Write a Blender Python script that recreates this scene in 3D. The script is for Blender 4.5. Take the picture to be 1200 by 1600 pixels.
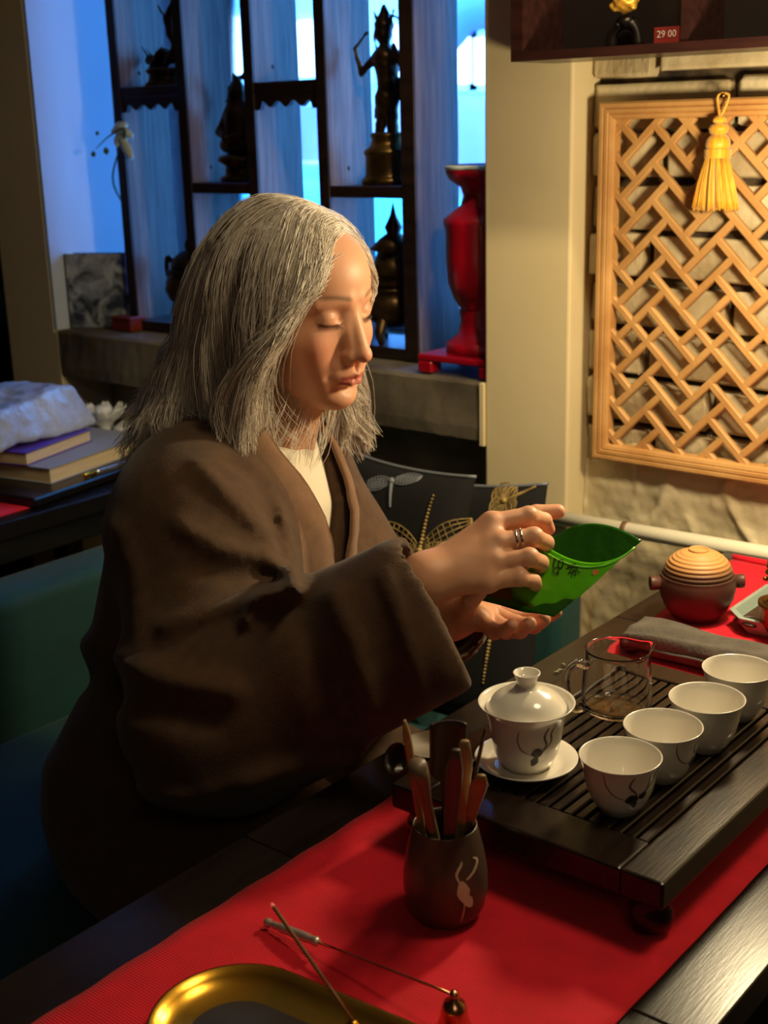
import bpy, bmesh, math, random
import numpy as np
from mathutils import Vector, Matrix

for o in list(bpy.data.objects): bpy.data.objects.remove(o, do_unlink=True)
SC = bpy.context.scene
COL = SC.collection
rng = np.random.default_rng(7)

# ------------------------------------------------------------------ camera
FPX = 2024.0                                   # focal length in pixels of the 1200x1600 frame
def _n(v):
    v = np.array(v, float); return v/np.linalg.norm(v)
_Z = -_n([180, -6750, FPX]); _X = -_n([-2554, 539, FPX]); _X = _n(_X-_Z*(_X@_Z))
_Y = np.cross(_Z, _X)
if _Y @ _n([1742, 654, FPX]) < 0: _Y = -_Y
RC = np.stack([_X, _Y, _Z])                    # columns: camera right, up, forward in the world
CAM = np.array([0.0, 0.0, 1.39])
def ray(u, v): return RC @ np.array([u-600.0, 800.0-v, FPX])
def onz(u, v, z): d = ray(u, v); return CAM+d*(z-CAM[2])/d[2]
def ony(u, v, y): d = ray(u, v); return CAM+d*(y-CAM[1])/d[1]
def onx(u, v, x): d = ray(u, v); return CAM+d*(x-CAM[0])/d[0]
def atd(u, v, dep): return CAM+ray(u, v)/FPX*dep
cd = bpy.data.cameras.new('camera'); cam = bpy.data.objects.new('camera', cd); COL.objects.link(cam)
m = Matrix.Identity(4)
for i in range(3):
    m[i][0] = RC[i, 0]; m[i][1] = RC[i, 1]; m[i][2] = -RC[i, 2]; m[i][3] = CAM[i]
cam.matrix_world = m
cd.sensor_fit = 'VERTICAL'; cd.sensor_height = 36.0; cd.lens = FPX/1600*36.0
cd.clip_start = 0.02; cd.clip_end = 200
cd.dof.use_dof = True; cd.dof.focus_distance = 1.33; cd.dof.aperture_fstop = 8.0
SC.camera = cam

# ------------------------------------------------------------------ world, lights, exposure
w = bpy.data.worlds.new('sky'); SC.world = w; w.use_nodes = True
bg = w.node_tree.nodes['Background']
bg.inputs[0].default_value = (0.09, 0.39, 1.0, 1); bg.inputs[1].default_value = 13.5
def light(name, kind, loc, energy, color, **kw):
    l = bpy.data.lights.new(name, kind); l.energy = energy; l.color = color
    for k, v in kw.items(): setattr(l, k, v)
    o = bpy.data.objects.new(name, l); COL.objects.link(o); o.location = loc
    return o
def aim(o, target):
    o.rotation_euler = (Vector(target)-o.location).to_track_quat('-Z', 'Y').to_euler()
LAMP = light('table_lamp_light', 'POINT', (-0.56, 1.46, 1.30), 14.0, (1.0, 0.80, 0.47), shadow_soft_size=0.04)
ROOM = light('room_lamp_light', 'AREA', (-0.05, 1.2, 2.42), 8.0, (1.0, 0.80, 0.48), shape='DISK', size=0.4)
SPOT = light('pillar_fill_spot', 'SPOT', (-0.62, 1.22, 2.45), 46.0, (1.0, 0.80, 0.47), spot_size=math.radians(58), spot_blend=0.6, shadow_soft_size=0.04); aim(SPOT, (-1.18, 1.82, 1.05))  # added spot that brightens the pillar; no such fixture known
BACK = light('room_fill_light', 'AREA', (0.9, -0.7, 2.35), 3.0, (1.0, 0.82, 0.58), shape='DISK', size=0.8)  # unseen fill added behind the camera, standing for other room lamps
vs = SC.view_settings
vs.view_transform = 'Standard'; vs.look = 'None'; vs.gamma = 1.0; vs.use_curve_mapping = False
vs.exposure = 0.3
try: SC.display_settings.display_device = 'sRGB'
except Exception: pass

# ------------------------------------------------------------------ materials
def srgb(r, g, b):
    f = lambda c: (c/255/12.92) if c/255 <= .04045 else ((c/255+.055)/1.055)**2.4
    return (f(r), f(g), f(b), 1.0)
MATS = {}
def mat(name, col, rough=0.5, metal=0.0, col2=None, nscale=20.0, bump=0.0, bscale=80.0, stretch=(1, 1, 1),
        spec=0.5, trans=0.0, ior=1.45, coat=0.0, sheen=0.0, emit=None, estr=0.0, detail=4.0, dist=0.0, sss=0.0, bdist=0.002):
    if name in MATS: return MATS[name]
    mt = bpy.data.materials.new(name); mt.use_nodes = True
    nt = mt.node_tree; N = nt.nodes; L = nt.links; b = N['Principled BSDF']
    b.inputs['Base Color'].default_value = col
    b.inputs['Roughness'].default_value = rough; b.inputs['Metallic'].default_value = metal
    b.inputs['Specular IOR Level'].default_value = spec; b.inputs['IOR'].default_value = ior
    b.inputs['Transmission Weight'].default_value = trans
    b.inputs['Coat Weight'].default_value = coat
    b.inputs['Sheen Weight'].default_value = sheen
    if sss:
        b.inputs['Subsurface Weight'].default_value = sss
        b.inputs['Subsurface Radius'].default_value = (0.012, 0.005, 0.003)
        b.inputs['Subsurface Scale'].default_value = 0.2
    if emit: b.inputs['Emission Color'].default_value = emit; b.inputs['Emission Strength'].default_value = estr
    tc = N.new('ShaderNodeTexCoord'); mp = N.new('ShaderNodeMapping'); mp.inputs['Scale'].default_value = stretch
    L.new(tc.outputs['Object'], mp.inputs['Vector'])
    if col2:
        nz = N.new('ShaderNodeTexNoise'); nz.inputs['Scale'].default_value = nscale; nz.inputs['Detail'].default_value = detail
        nz.inputs['Distortion'].default_value = dist
        L.new(mp.outputs[0], nz.inputs['Vector'])
        rp = N.new('ShaderNodeValToRGB'); rp.color_ramp.elements[0].position = 0.32; rp.color_ramp.elements[1].position = 0.68
        rp.color_ramp.elements[0].color = col; rp.color_ramp.elements[1].color = col2
        L.new(nz.outputs['Fac'], rp.inputs[0]); L.new(rp.outputs[0], b.inputs['Base Color'])
    if bump:
        n2 = N.new('ShaderNodeTexNoise'); n2.inputs['Scale'].default_value = bscale; n2.inputs['Detail'].default_value = 5
        L.new(mp.outputs[0], n2.inputs['Vector'])
        bp = N.new('ShaderNodeBump'); bp.inputs['Strength'].default_value = bump; bp.inputs['Distance'].default_value = bdist
        L.new(n2.outputs['Fac'], bp.inputs['Height']); L.new(bp.outputs[0], b.inputs['Normal'])
    MATS[name] = mt
    return mt
def attr_color(mt, attr, base=None):
    """drive the base colour by a colour attribute that holds the thing's own colours"""
    nt = mt.node_tree; a = nt.nodes.new('ShaderNodeAttribute'); a.attribute_name = attr
    nt.links.new(a.outputs['Color'], nt.nodes['Principled BSDF'].inputs['Base Color'])
    return mt

# ------------------------------------------------------------------ object helpers
ORG = {}
def mesh(name, V, F, mt, smooth=True):
    me = bpy.data.meshes.new(name)
    V = np.asarray(V, float)
    me.from_pydata([tuple(p) for p in V], [], [tuple(int(i) for i in f) for f in F])
    if smooth: me.polygons.foreach_set('use_smooth', [True]*len(me.polygons))
    if mt: me.materials.append(mt)
    me.update()
    return me
def fastmesh(name, V, F, mt, smooth=True):
    """V (n,3), F (m,k) arrays with one k"""
    V = np.ascontiguousarray(V, np.float32); F = np.ascontiguousarray(F, np.int32)
    me = bpy.data.meshes.new(name); k = F.shape[1]
    me.vertices.add(len(V)); me.vertices.foreach_set('co', V.ravel())
    me.loops.add(F.size); me.loops.foreach_set('vertex_index', F.ravel())
    me.polygons.add(len(F))
    me.polygons.foreach_set('loop_start', np.arange(0, F.size, k, dtype=np.int32))
    me.polygons.foreach_set('loop_total', np.full(len(F), k, np.int32))
    me.polygons.foreach_set('use_smooth', np.full(len(F), smooth, bool))
    if mt: me.materials.append(mt)
    me.update(calc_edges=True); me.validate()
    return me
def obj(name, V, F, mt, parent=None, smooth=True, org=None, fast=False, label=None):
    """one mesh object; V in world coordinates. org = world origin of the object"""
    V = np.asarray(V, float)
    po = ORG[parent.name] if parent else np.zeros(3)
    if org is None: org = po if parent else np.array([(V[:, 0].min()+V[:, 0].max())/2, (V[:, 1].min()+V[:, 1].max())/2, V[:, 2].min()])
    org = np.asarray(org, float)
    me = (fastmesh if fast else mesh)(name, V-org, F, mt, smooth)
    o = bpy.data.objects.new(name, me); COL.objects.link(o)
    ORG[o.name] = org
    if parent: o.parent = parent
    o.location = org-po
    if label: o['label'] = label
    return o
def tag(o, label=None, cat=None, group=None, kind=None):
    if label: o['label'] = label
    if cat: o['category'] = cat
    if group: o['group'] = group
    if kind: o['kind'] = kind
    return o
def thing(name, label, cat, loc, group=None):
    o = bpy.data.objects.new(name, None); COL.objects.link(o); o.location = loc; o.empty_display_size = 0.03
    ORG[o.name] = np.array(loc, float)
    return tag(o, label, cat, group)
def clone(o, loc, label=None, group=None):
    r = o.copy(); COL.objects.link(r); r.location = loc; ORG[r.name] = np.array(loc, float)
    if label: r['label'] = label
    if group: r['group'] = group
    for ch in list(o.children):
        c = ch.copy(); COL.objects.link(c); c.parent = r
        for g in list(ch.children):
            d = g.copy(); COL.objects.link(d); d.parent = c
    return r
def struct(o): o['kind'] = 'structure'; return o

# ------------------------------------------------------------------ geometry builders (return V, F)
def merge(*parts):
    V = []; F = []; n = 0
    for v, f in parts:
        v = np.asarray(v, float); V.append(v); F += [[i+n for i in q] for q in f]; n += len(v)
    return np.concatenate(V), F
def box(x0, x1, y0, y1, z0, z1, bev=0.0, seg=1):
    bm = bmesh.new(); bmesh.ops.create_cube(bm, size=1)
    for v in bm.verts: v.co = Vector(((x0+x1)/2+v.co.x*(x1-x0), (y0+y1)/2+v.co.y*(y1-y0), (z0+z1)/2+v.co.z*(z1-z0)))
    if bev > 0: bmesh.ops.bevel(bm, geom=list(bm.edges), offset=bev, segments=seg, profile=0.5, affect='EDGES')
    bm.verts.ensure_lookup_table()
    V = np.array([v.co[:] for v in bm.verts]); F = [[v.index for v in f.verts] for f in bm.faces]; bm.free()
    return V, F
def obox(c, ax, ay, az, bev=0.0, seg=1):
    """box with centre c and half-axis vectors"""
    ax, ay, az = (np.array(a, float) for a in (ax, ay, az)); l = [np.linalg.norm(a) for a in (ax, ay, az)]
    V, F = box(-l[0], l[0], -l[1], l[1], -l[2], l[2], bev, seg)
    M = np.stack([ax/l[0], ay/l[1], az/l[2]])
    if np.linalg.det(M) < 0: F = [f[::-1] for f in F]
    return V @ M+np.array(c, float), F
def lathe(prof, c=(0, 0, 0), n=40, cap=True, wob=0.0, M=None):
    """prof: list of (r, z). closed at the ends when cap"""
    V = []; F = []
    a = np.linspace(0, 2*np.pi, n, endpoint=False)
    for i, (r, z) in enumerate(prof):
        rr = r*(1+wob*np.sin(3*a+i*.3))
        V.append(np.stack([rr*np.cos(a), rr*np.sin(a), np.full(n, z)], 1))
    V = np.concatenate(V)
    for i in range(len(prof)-1):
        for j in range(n):
            k = (j+1) % n; F.append([i*n+j, i*n+k, (i+1)*n+k, (i+1)*n+j])
    if cap:
        F.append(list(range(n))[::-1]); F.append([(len(prof)-1)*n+j for j in range(n)])
    if M is not None: V = V @ np.asarray(M)
    return V+np.array(c, float), F
def spline(P, n):
    """Catmull-Rom through the points, n samples"""
    P = np.asarray(P, float); 
    if len(P) == 2: t = np.linspace(0, 1, n)[:, None]; return P[0]*(1-t)+P[1]*t
    Q = np.vstack([2*P[0]-P[1], P, 2*P[-1]-P[-2]]); m = len(P)-1
    out = []
    for t in np.linspace(0, m, n):
        i = min(int(t), m-1); u = t-i; a, b, c, d = Q[i:i+4]
        out.append(.5*(2*b+(c-a)*u+(2*a-5*b+4*c-d)*u*u+(3*b-a-3*c+d)*u**3))
    return np.array(out)
def frames(P, up=(0, 0, 1)):
    T = np.gradient(P, axis=0); T /= np.linalg.norm(T, axis=1)[:, None]+1e-12
    up = np.array(up, float); S = []; U = []
    prev = None
    for t in T:
        s = np.cross(t, up if prev is None else prev)
        if np.linalg.norm(s) < 1e-4: s = np.cross(t, [1, 0.1, 0])
        s /= np.linalg.norm(s); u = np.cross(s, t); prev = u
        S.append(s); U.append(u)
    return T, np.array(S), np.array(U)
def sweep(P, sect, up=(0, 0, 1), scale=None, closed_sect=True, cap=True):
    """sect (k,2) swept along P; scale: per-point factor (scalar or pair)"""
    P = np.asarray(P, float); T, S, U = frames(P, up); sect = np.asarray(sect, float); k = len(sect); n = len(P)
    V = []
    for i in range(n):
        sc = 1.0 if scale is None else scale[i]
        s2 = sect*np.asarray(sc)
        V.append(P[i]+s2[:, :1]*S[i]+s2[:, 1:]*U[i])
    V = np.concatenate(V); F = []
    for i in range(n-1):
        for j in range(k if closed_sect else k-1):
            q = (j+1) % k; F.append([i*k+j, (i+1)*k+j, (i+1)*k+q, i*k+q])
    if cap and closed_sect: F.append(list(range(k))); F.append([(n-1)*k+j for j in range(k)][::-1])
    return V, F
def circ(r, k=10, ry=None):
    a = np.linspace(0, 2*np.pi, k, endpoint=False); return np.stack([r*np.cos(a), (ry or r)*np.sin(a)], 1)
def tube(P, r, k=10, n=None, up=(0, 0, 1)):
    P = np.asarray(P, float)
    if n: P = spline(P, n)
    if np.isscalar(r): return sweep(P, circ(r, k), up)
    rr = np.interp(np.linspace(0, 1, len(P)), np.linspace(0, 1, len(r)), r)
    return sweep(P, circ(1.0, k), up, scale=rr)
def grid(fn, nu, nv, closed_u=False, flip=False):
    V = np.array([fn(i/(nu-(0 if closed_u else 1)), j/(nv-1)) for i in range(nu) for j in range(nv)]); F = []
    for i in range(nu if closed_u else nu-1):
        for j in range(nv-1):
            a = i*nv+j; b = ((i+1) % nu)*nv+j; q = [a, b, b+1, a+1]; F.append(q[::-1] if flip else q)
    return V, F
def solid(V, F, t, nu, nv, nrm=None):
    """thicken an open nu x nv grid sheet by t along its normals"""
    V = np.asarray(V, float); G = V.reshape(nu, nv, 3)
    du = np.gradient(G, axis=0); dv = np.gradient(G, axis=1); nn = np.cross(du, dv); nn /= np.linalg.norm(nn, axis=2)[..., None]+1e-12
    V2 = (G-nn*t).reshape(-1, 3); n = len(V)
    FF = [list(f) for f in F]+[[i+n for i in f][::-1] for f in F]
    ring = [i*nv for i in range(nu)]+[(nu-1)*nv+j for j in range(1, nv)]+[i*nv+nv-1 for i in range(nu-2, -1, -1)]+[j for j in range(nv-2, 0, -1)]
    for a, b in zip(ring, ring[1:]+ring[:1]): FF.append([b, a, a+n, b+n])
    return np.concatenate([V, V2]), FF
def extrude_poly(pts, origin, ex, ey, t):
    """flat polygon (2-D pts) in the plane (ex, ey) at origin, thickness t along ex x ey"""
    ex = _n(ex); ey = _n(ey); nz = np.cross(ex, ey); P = np.array([np.array(origin)+p[0]*ex+p[1]*ey for p in pts]); n = len(P)
    V = np.concatenate([P, P+nz*t]); F = [list(range(n))[::-1], [i+n for i in range(n)]]
    for i in range(n): j = (i+1) % n; F.append([i, j, j+n, i+n])
    return V, F

# ------------------------------------------------------------------ signed-distance modelling
def smin(a, b, k):
    if k <= 0: return np.minimum(a, b)
    h = np.clip(.5+.5*(b-a)/k, 0, 1); return b*(1-h)+a*h-k*h*(1-h)
def smax(a, b, k): return -smin(-a, -b, k)
def s_ell(P, c, r):
    q = P-np.asarray(c, np.float32); r = np.asarray(r, np.float32)
    k0 = np.sqrt(((q/r)**2).sum(-1)); k1 = np.sqrt(((q/(r*r))**2).sum(-1))+1e-9
    return k0*(k0-1)/k1
def s_ellr(P, c, r, ang):
    q = P-np.asarray(c, np.float32); ca, sa = np.float32(math.cos(ang)), np.float32(math.sin(ang))
    q = np.stack([q[..., 0]*ca+q[..., 1]*sa, -q[..., 0]*sa+q[..., 1]*ca, q[..., 2]], -1)
    return s_ell(q, (0, 0, 0), r)
def s_cone(P, a, b, ra, rb):
    a = np.asarray(a, np.float32); b = np.asarray(b, np.float32); d = b-a; q = P-a
    h = np.clip((q @ d)/(d @ d+1e-12), 0, 1)
    return np.sqrt(((q-h[..., None]*d)**2).sum(-1))-(ra+(rb-ra)*h)
def sample(fn, lo, hi, h):
    lo = np.asarray(lo, np.float32); n = np.ceil((np.asarray(hi)-lo)/h).astype(int)+1
    out = np.empty(n, np.float32)
    yy, zz = np.meshgrid(lo[1]+h*np.arange(n[1]), lo[2]+h*np.arange(n[2]), indexing='ij')
    step = max(1, int(400000//(n[1]*n[2])))
    for i in range(0, n[0], step):
        xs = lo[0]+h*np.arange(i, min(i+step, n[0]))
        P = np.empty((len(xs), n[1], n[2], 3), np.float32)
        P[..., 0] = xs[:, None, None]; P[..., 1] = yy; P[..., 2] = zz
        out[i:i+len(xs)] = fn(P)
    return out, lo
def nets(Fv, lo, h):
    """surface nets: sampled field -> (V, quads)"""
    ins = Fv < 0; nx, ny, nz = Fv.shape
    c = np.zeros((nx-1, ny-1, nz-1), np.int8)
    for dx in (0, 1):
        for dy in (0, 1):
            for dz in (0, 1): c += ins[dx:nx-1+dx, dy:ny-1+dy, dz:nz-1+dz]
    act = (c > 0) & (c < 8); I = np.argwhere(act); idx = np.full(act.shape, -1, np.int32); idx[act] = np.arange(len(I))
    S = np.zeros((len(I), 3)); W = np.zeros(len(I))
    cor = [(a, b, d) for a in (0, 1) for b in (0, 1) for d in (0, 1)]
    for p in cor:
        for ax in range(3):
            if p[ax]: continue
            q = list(p); q[ax] = 1
            f0 = Fv[I[:, 0]+p[0], I[:, 1]+p[1], I[:, 2]+p[2]]; f1 = Fv[I[:, 0]+q[0], I[:, 1]+q[1], I[:, 2]+q[2]]
            mk = (f0 < 0) != (f1 < 0); t = np.where(mk, f0/(f0-f1+1e-20), 0)
            pt = np.array(p, float)[None].repeat(len(I), 0); pt[:, ax] = t
            S += pt*mk[:, None]; W += mk
    V = np.asarray(lo)+h*(I+S/W[:, None])
    Q = []
    for ax in range(3):
        b, d = (ax+1) % 3, (ax+2) % 3
        sl0 = [slice(None)]*3; sl1 = [slice(None)]*3; sl0[ax] = slice(0, -1); sl1[ax] = slice(1, None)
        e = ins[tuple(sl0)] != ins[tuple(sl1)]
        E = np.argwhere(e); fl = ins[tuple(sl0)][e]
        ok = (E[:, b] > 0) & (E[:, d] > 0) & (E[:, b] < Fv.shape[b]-1) & (E[:, d] < Fv.shape[d]-1)
        E = E[ok]; fl = fl[ok]
        def g(ob, od):
            J = E.copy(); J[:, b] += ob; J[:, d] += od; return idx[J[:, 0], J[:, 1], J[:, 2]]
        q = np.stack([g(-1, -1), g(0, -1), g(0, 0), g(-1, 0)], 1)
        q[~fl] = q[~fl][:, ::-1]; Q.append(q)
    return V, np.concatenate(Q)
def relax(V, Q, it=2, lam=0.5):
    V = V.copy(); n = len(V)
    e = np.concatenate([Q[:, [0, 1]], Q[:, [1, 2]], Q[:, [2, 3]], Q[:, [3, 0]]])
    for _ in range(it):
        acc = np.zeros((n, 3)); cnt = np.zeros(n)
        for a in range(3): acc[:, a] = np.bincount(e[:, 0], V[e[:, 1], a], n)+np.bincount(e[:, 1], V[e[:, 0], a], n)
        cnt = np.bincount(e[:, 0], minlength=n)+np.bincount(e[:, 1], minlength=n)
        V += lam*(acc/np.maximum(cnt, 1)[:, None]-V)
    return V
def sdf(fn, lo, hi, h, it=1):
    Fv, l = sample(fn, lo, hi, h); V, Q = nets(Fv, l, h)
    return relax(V, Q, it), Q
def vnoise(P, seed=0, scale=1.0):
    """cheap smooth noise from a few sines, about -1..1"""
    r = np.random.default_rng(seed); s = 0
    for k in range(5):
        d = r.normal(size=3); d *= scale*(0.6+0.35*k)/np.linalg.norm(d); s = s+np.sin(P @ d.astype(np.float32)+r.uniform(0, 6.28))/(1+.35*k)
    return s/2.6

# ================================================================== THE SETTING
M_cream = mat('cream_wall_paint', srgb(222, 206, 166), 0.6, col2=srgb(210, 193, 150), nscale=3, bump=0.15, bscale=60)
M_whitewash = mat('whitewashed_brick', srgb(214, 200, 166), 0.7, col2=srgb(168, 148, 112), nscale=11, bump=0.8, bscale=45, bdist=0.004)
M_mortar = mat('dark_mortar', srgb(88, 72, 52), 0.9, col2=srgb(32, 24, 18), nscale=30, bump=0.8, bscale=60, bdist=0.004)
M_concrete = mat('concrete', srgb(118, 108, 92), 0.75, col2=srgb(74, 66, 56), nscale=9, bump=0.4, bscale=40, bdist=0.003)
M_floor = mat('dark_floor', srgb(40, 33, 28), 0.5, col2=srgb(26, 22, 20), nscale=6)
M_ceil = mat('ceiling_paint', srgb(160, 148, 128), 0.8)
M_darkwall = mat('dim_brown_wall', srgb(66, 52, 40), 0.8, col2=srgb(46, 36, 30), nscale=5)
M_white = mat('white_reveal_plaster', srgb(196, 208, 226), 0.7, bump=0.1, bscale=40)
YW = 1.79
X0, X1, XP0, XP1 = -2.44, -1.258, -1.258, -1.093       # window opening, pillar
struct(obj('floor', *box(-4, 1.6, -1.3, 2.3, -0.05, 0.0), M_floor, smooth=False))
struct(obj('ceiling', *box(-4, 1.6, -1.3, 2.3, 2.6, 2.65), M_ceil, smooth=False))
struct(obj('wall_left', *box(-4.05, -4, -1.3, 2.3, 0, 2.6), M_darkwall, smooth=False))
struct(obj('wall_right', *box(1.6, 1.65, -1.3, 2.3, 0, 2.6), M_darkwall, smooth=False))
struct(obj('wall_front', *box(-4, 1.6, -1.35, -1.3, 0, 2.6), M_darkwall, smooth=False))
struct(obj('wall_back_pillar', *box(XP0, XP1, YW, 2.28, 0, 2.6, 0.004, 2), M_cream, smooth=False))
struct(obj('wall_back_column', *merge(box(-2.625, X0, YW, 2.28, 0, 0.955), box(-2.625, X0-0.012, YW, 2.28, 0.955, 2.6)), M_cream, smooth=False))
struct(obj('trim_3', *box(X0-0.0119, X0, YW+0.001, 2.2, 0.9605, 2.3), M_white, smooth=False))   # white window reveal
struct(obj('wall_back_alcove', *box(-4, -2.625, 2.2, 2.28, 0, 2.6), M_darkwall, smooth=False))
struct(obj('wall_back_under_window', *box(X0, X1, 1.93, 2.25, 0, 0.852), mat('under_sill_plaster', srgb(170, 154, 124), 0.8, col2=srgb(120, 106, 84), nscale=7, bump=.5, bscale=30), smooth=False))
struct(obj('wall_back_lintel', *box(X0, X1, 1.9, 2.28, 2.3, 2.6), M_cream, smooth=False))
struct(obj('wall_back_side', *box(-0.44, 1.6, 1.85, 2.28, 0, 2.6), M_cream, smooth=False))

# concrete sill with a chipped front edge
def sill():
    nu, nv = 70, 9; r = np.random.default_rng(3)
    prof = [(2.2, 0.854), (1.80, 0.854), (1.791, 0.858), (1.789, 0.88), (1.79, 0.93), (1.791, 0.955), (1.797, 0.960), (1.90, 0.961), (2.2, 0.961)]
    xs = np.linspace(X0+.0005, X1-.010, nu); V = []
    for i, x in enumerate(xs):
        j = r.normal(0, .0007, (len(prof), 2)); j[0] = 0; j[-1] = 0; j[7] = 0
        for (y, z), d in zip(prof, j): V.append((x, y+abs(d[0]), z+d[1]*.7))
    F = [[i*9+j, i*9+j+1, (i+1)*9+j+1, (i+1)*9+j] for i in range(nu-1) for j in range(8)]
    F += [list(range(9))[::-1], [(nu-1)*9+j for j in range(9)]]
    return V, F
struct(obj('trim_1', *sill(), M_concrete, smooth=False))
struct(obj('trim_2', *box(X1-.0099, X1-.0003, 1.786, 1.84, 0.85, 0.9605, .001), M_cream, smooth=False))

# window: frame bars and panes
M_frame = mat('window_frame_paint', srgb(205, 210, 215), 0.5)
def glass_mat():
    mt = bpy.data.materials.new('window_glass'); mt.use_nodes = True; nt = mt.node_tree; N = nt.nodes
    N.remove(N['Principled BSDF']); out = N['Material Output']
    t = N.new('ShaderNodeBsdfTransparent'); g = N.new('ShaderNodeBsdfGlossy'); g.inputs['Roughness'].default_value = .02
    fr = N.new('ShaderNodeFresnel'); fr.inputs[0].default_value = 1.4; mx = N.new('ShaderNodeMixShader')
    nt.links.new(fr.outputs[0], mx.inputs[0]); nt.links.new(t.outputs[0], mx.inputs[1]); nt.links.new(g.outputs[0], mx.inputs[2]); nt.links.new(mx.outputs[0], out.inputs[0])
    return mt
M_pane = glass_mat()
win = struct(obj('window_1', *merge(box(X0, X1, 2.2, 2.25, 0.961, 1.0), box(X0, X1, 2.2, 2.25, 2.26, 2.3), box(X0, X0+.05, 2.2, 2.25, 1.0, 2.26), box(X1-.05, X1, 2.2, 2.25, 1.0, 2.26), box(-1.93, -1.88, 2.2, 2.25, 1.0, 2.26)), M_frame, smooth=False))
obj('pane', *box(X0+.05, -1.93, 2.224, 2.228, 1.0, 2.26), M_pane, win, smooth=False)
obj('pane', *box(-1.88, X1-.05, 2.224, 2.228, 1.0, 2.26), M_pane, win, smooth=False)

# brick niche to the right of the pillar: mortar backing, individual bricks, rough plaster below
niche = struct(obj('wall_back', *box(XP1-.05, -0.44, 1.872, 2.28, 0, 2.6), M_mortar, smooth=False))
def brick_mesh(seed):
    r = np.random.default_rng(seed)
    bm = bmesh.new(); bmesh.ops.create_cube(bm, size=1)
    for v in bm.verts: v.co = Vector((v.co.x*.232, v.co.y*.04, v.co.z*.066))
    bmesh.ops.bevel(bm, geom=list(bm.edges), offset=.007, segments=2, profile=.6, affect='EDGES')
    for v in bm.verts: v.co += Vector(r.normal(0, .0017, 3))
    me = bpy.data.meshes.new('brick'); bm.to_mesh(me); bm.free()
    me.polygons.foreach_set('use_smooth', [True]*len(me.polygons)); me.materials.append(M_whitewash)
    return me
BR = [brick_mesh(s) for s in range(6)]
half = {}
for row in range(12):
    z = 0.872+row*.0765; x = XP1+(.0 if row % 2 else -.12)
    k = 0
    while x < -0.50:
        bx = bpy.data.objects.new('brick', BR[rng.integers(6)]); COL.objects.link(bx); bx.parent = niche
        L = rng.uniform(.94, 1.03); xa = max(x, XP1+.002); xb = min(x+.232*L, -.442)
        if xb-xa > .03:
            bx.location = np.array([(xa+xb)/2, 1.866+rng.uniform(-.006, .006), z+rng.uniform(-.003, .003)])-ORG['wall_back']
            bx.scale = ((xb-xa)/.238, 1, rng.uniform(.95, 1.03)); bx.rotation_euler = (rng.uniform(-.03, .03), rng.uniform(-.012, .012), rng.uniform(-.03, .03))
        else: bpy.data.objects.remove(bx)
        x += .232*L+.011
def plaster(nu=170, nv=220):
    x, z = np.meshgrid(np.linspace(XP1+.001, XP1+.651, nu), np.linspace(.02, .878, nv), indexing='ij'); P = np.stack([x, z*.8, x*0], -1).astype(np.float32)
    y = .0055*vnoise(P, 41, 26)+.0035*vnoise(P, 43, 60)+.0022*np.abs(vnoise(P, 47, 120))+.0012*vnoise(P, 49, 260)
    for k, (fx, sl, wd, am) in enumerate([(-1.03, .10, .009, .008), (-.995, -.12, .007, .009), (-.955, .25, .012, .009), (-.91, -.45, .008, .008), (-.86, .7, .010, .009), (-.80, -.5, .009, .008), (-.74, .45, .012, .009), (-.68, -.2, .01, .008)]):
        d = x-(fx+sl*(z-.78)+.012*np.sin(z*31+k)); y += am*np.exp(-(d/wd)**2)*(.5+.5*np.sin(13*z+2*k))
    V = np.stack([x, 1.842+.012*np.clip((z-.80)/.08, 0, 1)-y*np.clip((.885-z)/.02+.2, 0, 1), z], -1).reshape(-1, 3)
    i, j = np.meshgrid(np.arange(nu-1), np.arange(nv-1), indexing='ij'); a = (i*nv+j).ravel()
    return V, np.stack([a, a+nv, a+nv+1, a+1], 1)
struct(obj('wall_back_plaster', *plaster(), mat('lumpy_plaster', srgb(216, 203, 172), 0.7, col2=srgb(186, 170, 134), nscale=7, bump=.5, bscale=50, bdist=.004), fast=True))

# ------------------------------------------------------------------ the street outside the window
M_snow = mat('wet_pavement', srgb(190, 195, 205), 0.8, col2=srgb(150, 158, 172), nscale=.8)
struct(obj('floor_street', *box(-30, 22, 2.4, 40, -0.15, -0.1), M_snow, smooth=False))
YF = 9.0
def fz(u, v): return ony(u, v, YF)
fac = thing('building', 'pale building with added glowing windows across the street outside', 'building', (fz(600, 200)[0], YF+.2, -.1))
zA, zB = fz(490, 165)[2], fz(490, 238)[2]
obj('wall', *box(-24, 2, YF, YF+.5, zA, 7), mat('facade_blue_white', srgb(205, 212, 225), .8, col2=srgb(170, 182, 205), nscale=.6), fac, smooth=False)
obj('plinth', *box(-24, 2, YF-.05, YF+.5, -.1, zA), mat('facade_pink', srgb(190, 150, 168), .8, col2=srgb(130, 120, 165), nscale=.9), fac, smooth=False)
M_glow = mat('glow_window', srgb(235, 245, 255), .4, emit=(.85, .95, 1, 1), estr=1.6)  # glowing panes added to whiten the facade beyond what sky light gives
for (u0, u1, v0, v1) in [(455, 500, 35, 118), (712, 740, 60, 130), (330, 390, 30, 120), (540, 580, 40, 120), (620, 640, 40, 120), (745, 790, 60, 130)]:
    a, b = fz(u0, v0), fz(u1, v1)
    wf = obj('window', *box(a[0]-.06, b[0]+.06, YF-.03, YF+.01, b[2]-.06, a[2]+.06), M_frame, fac, smooth=False)
    obj('pane', *box(a[0], b[0], YF-.04, YF-.025, b[2], a[2]), M_glow, wf, smooth=False)
fp = fz(735, 40)
obj('roof', *tube([fz(690, 75), fz(712, 50), fz(745, 18), fz(800, 10)], .16, 6, 12), mat('roof_slate', srgb(88, 110, 150), .7), fac)
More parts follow.
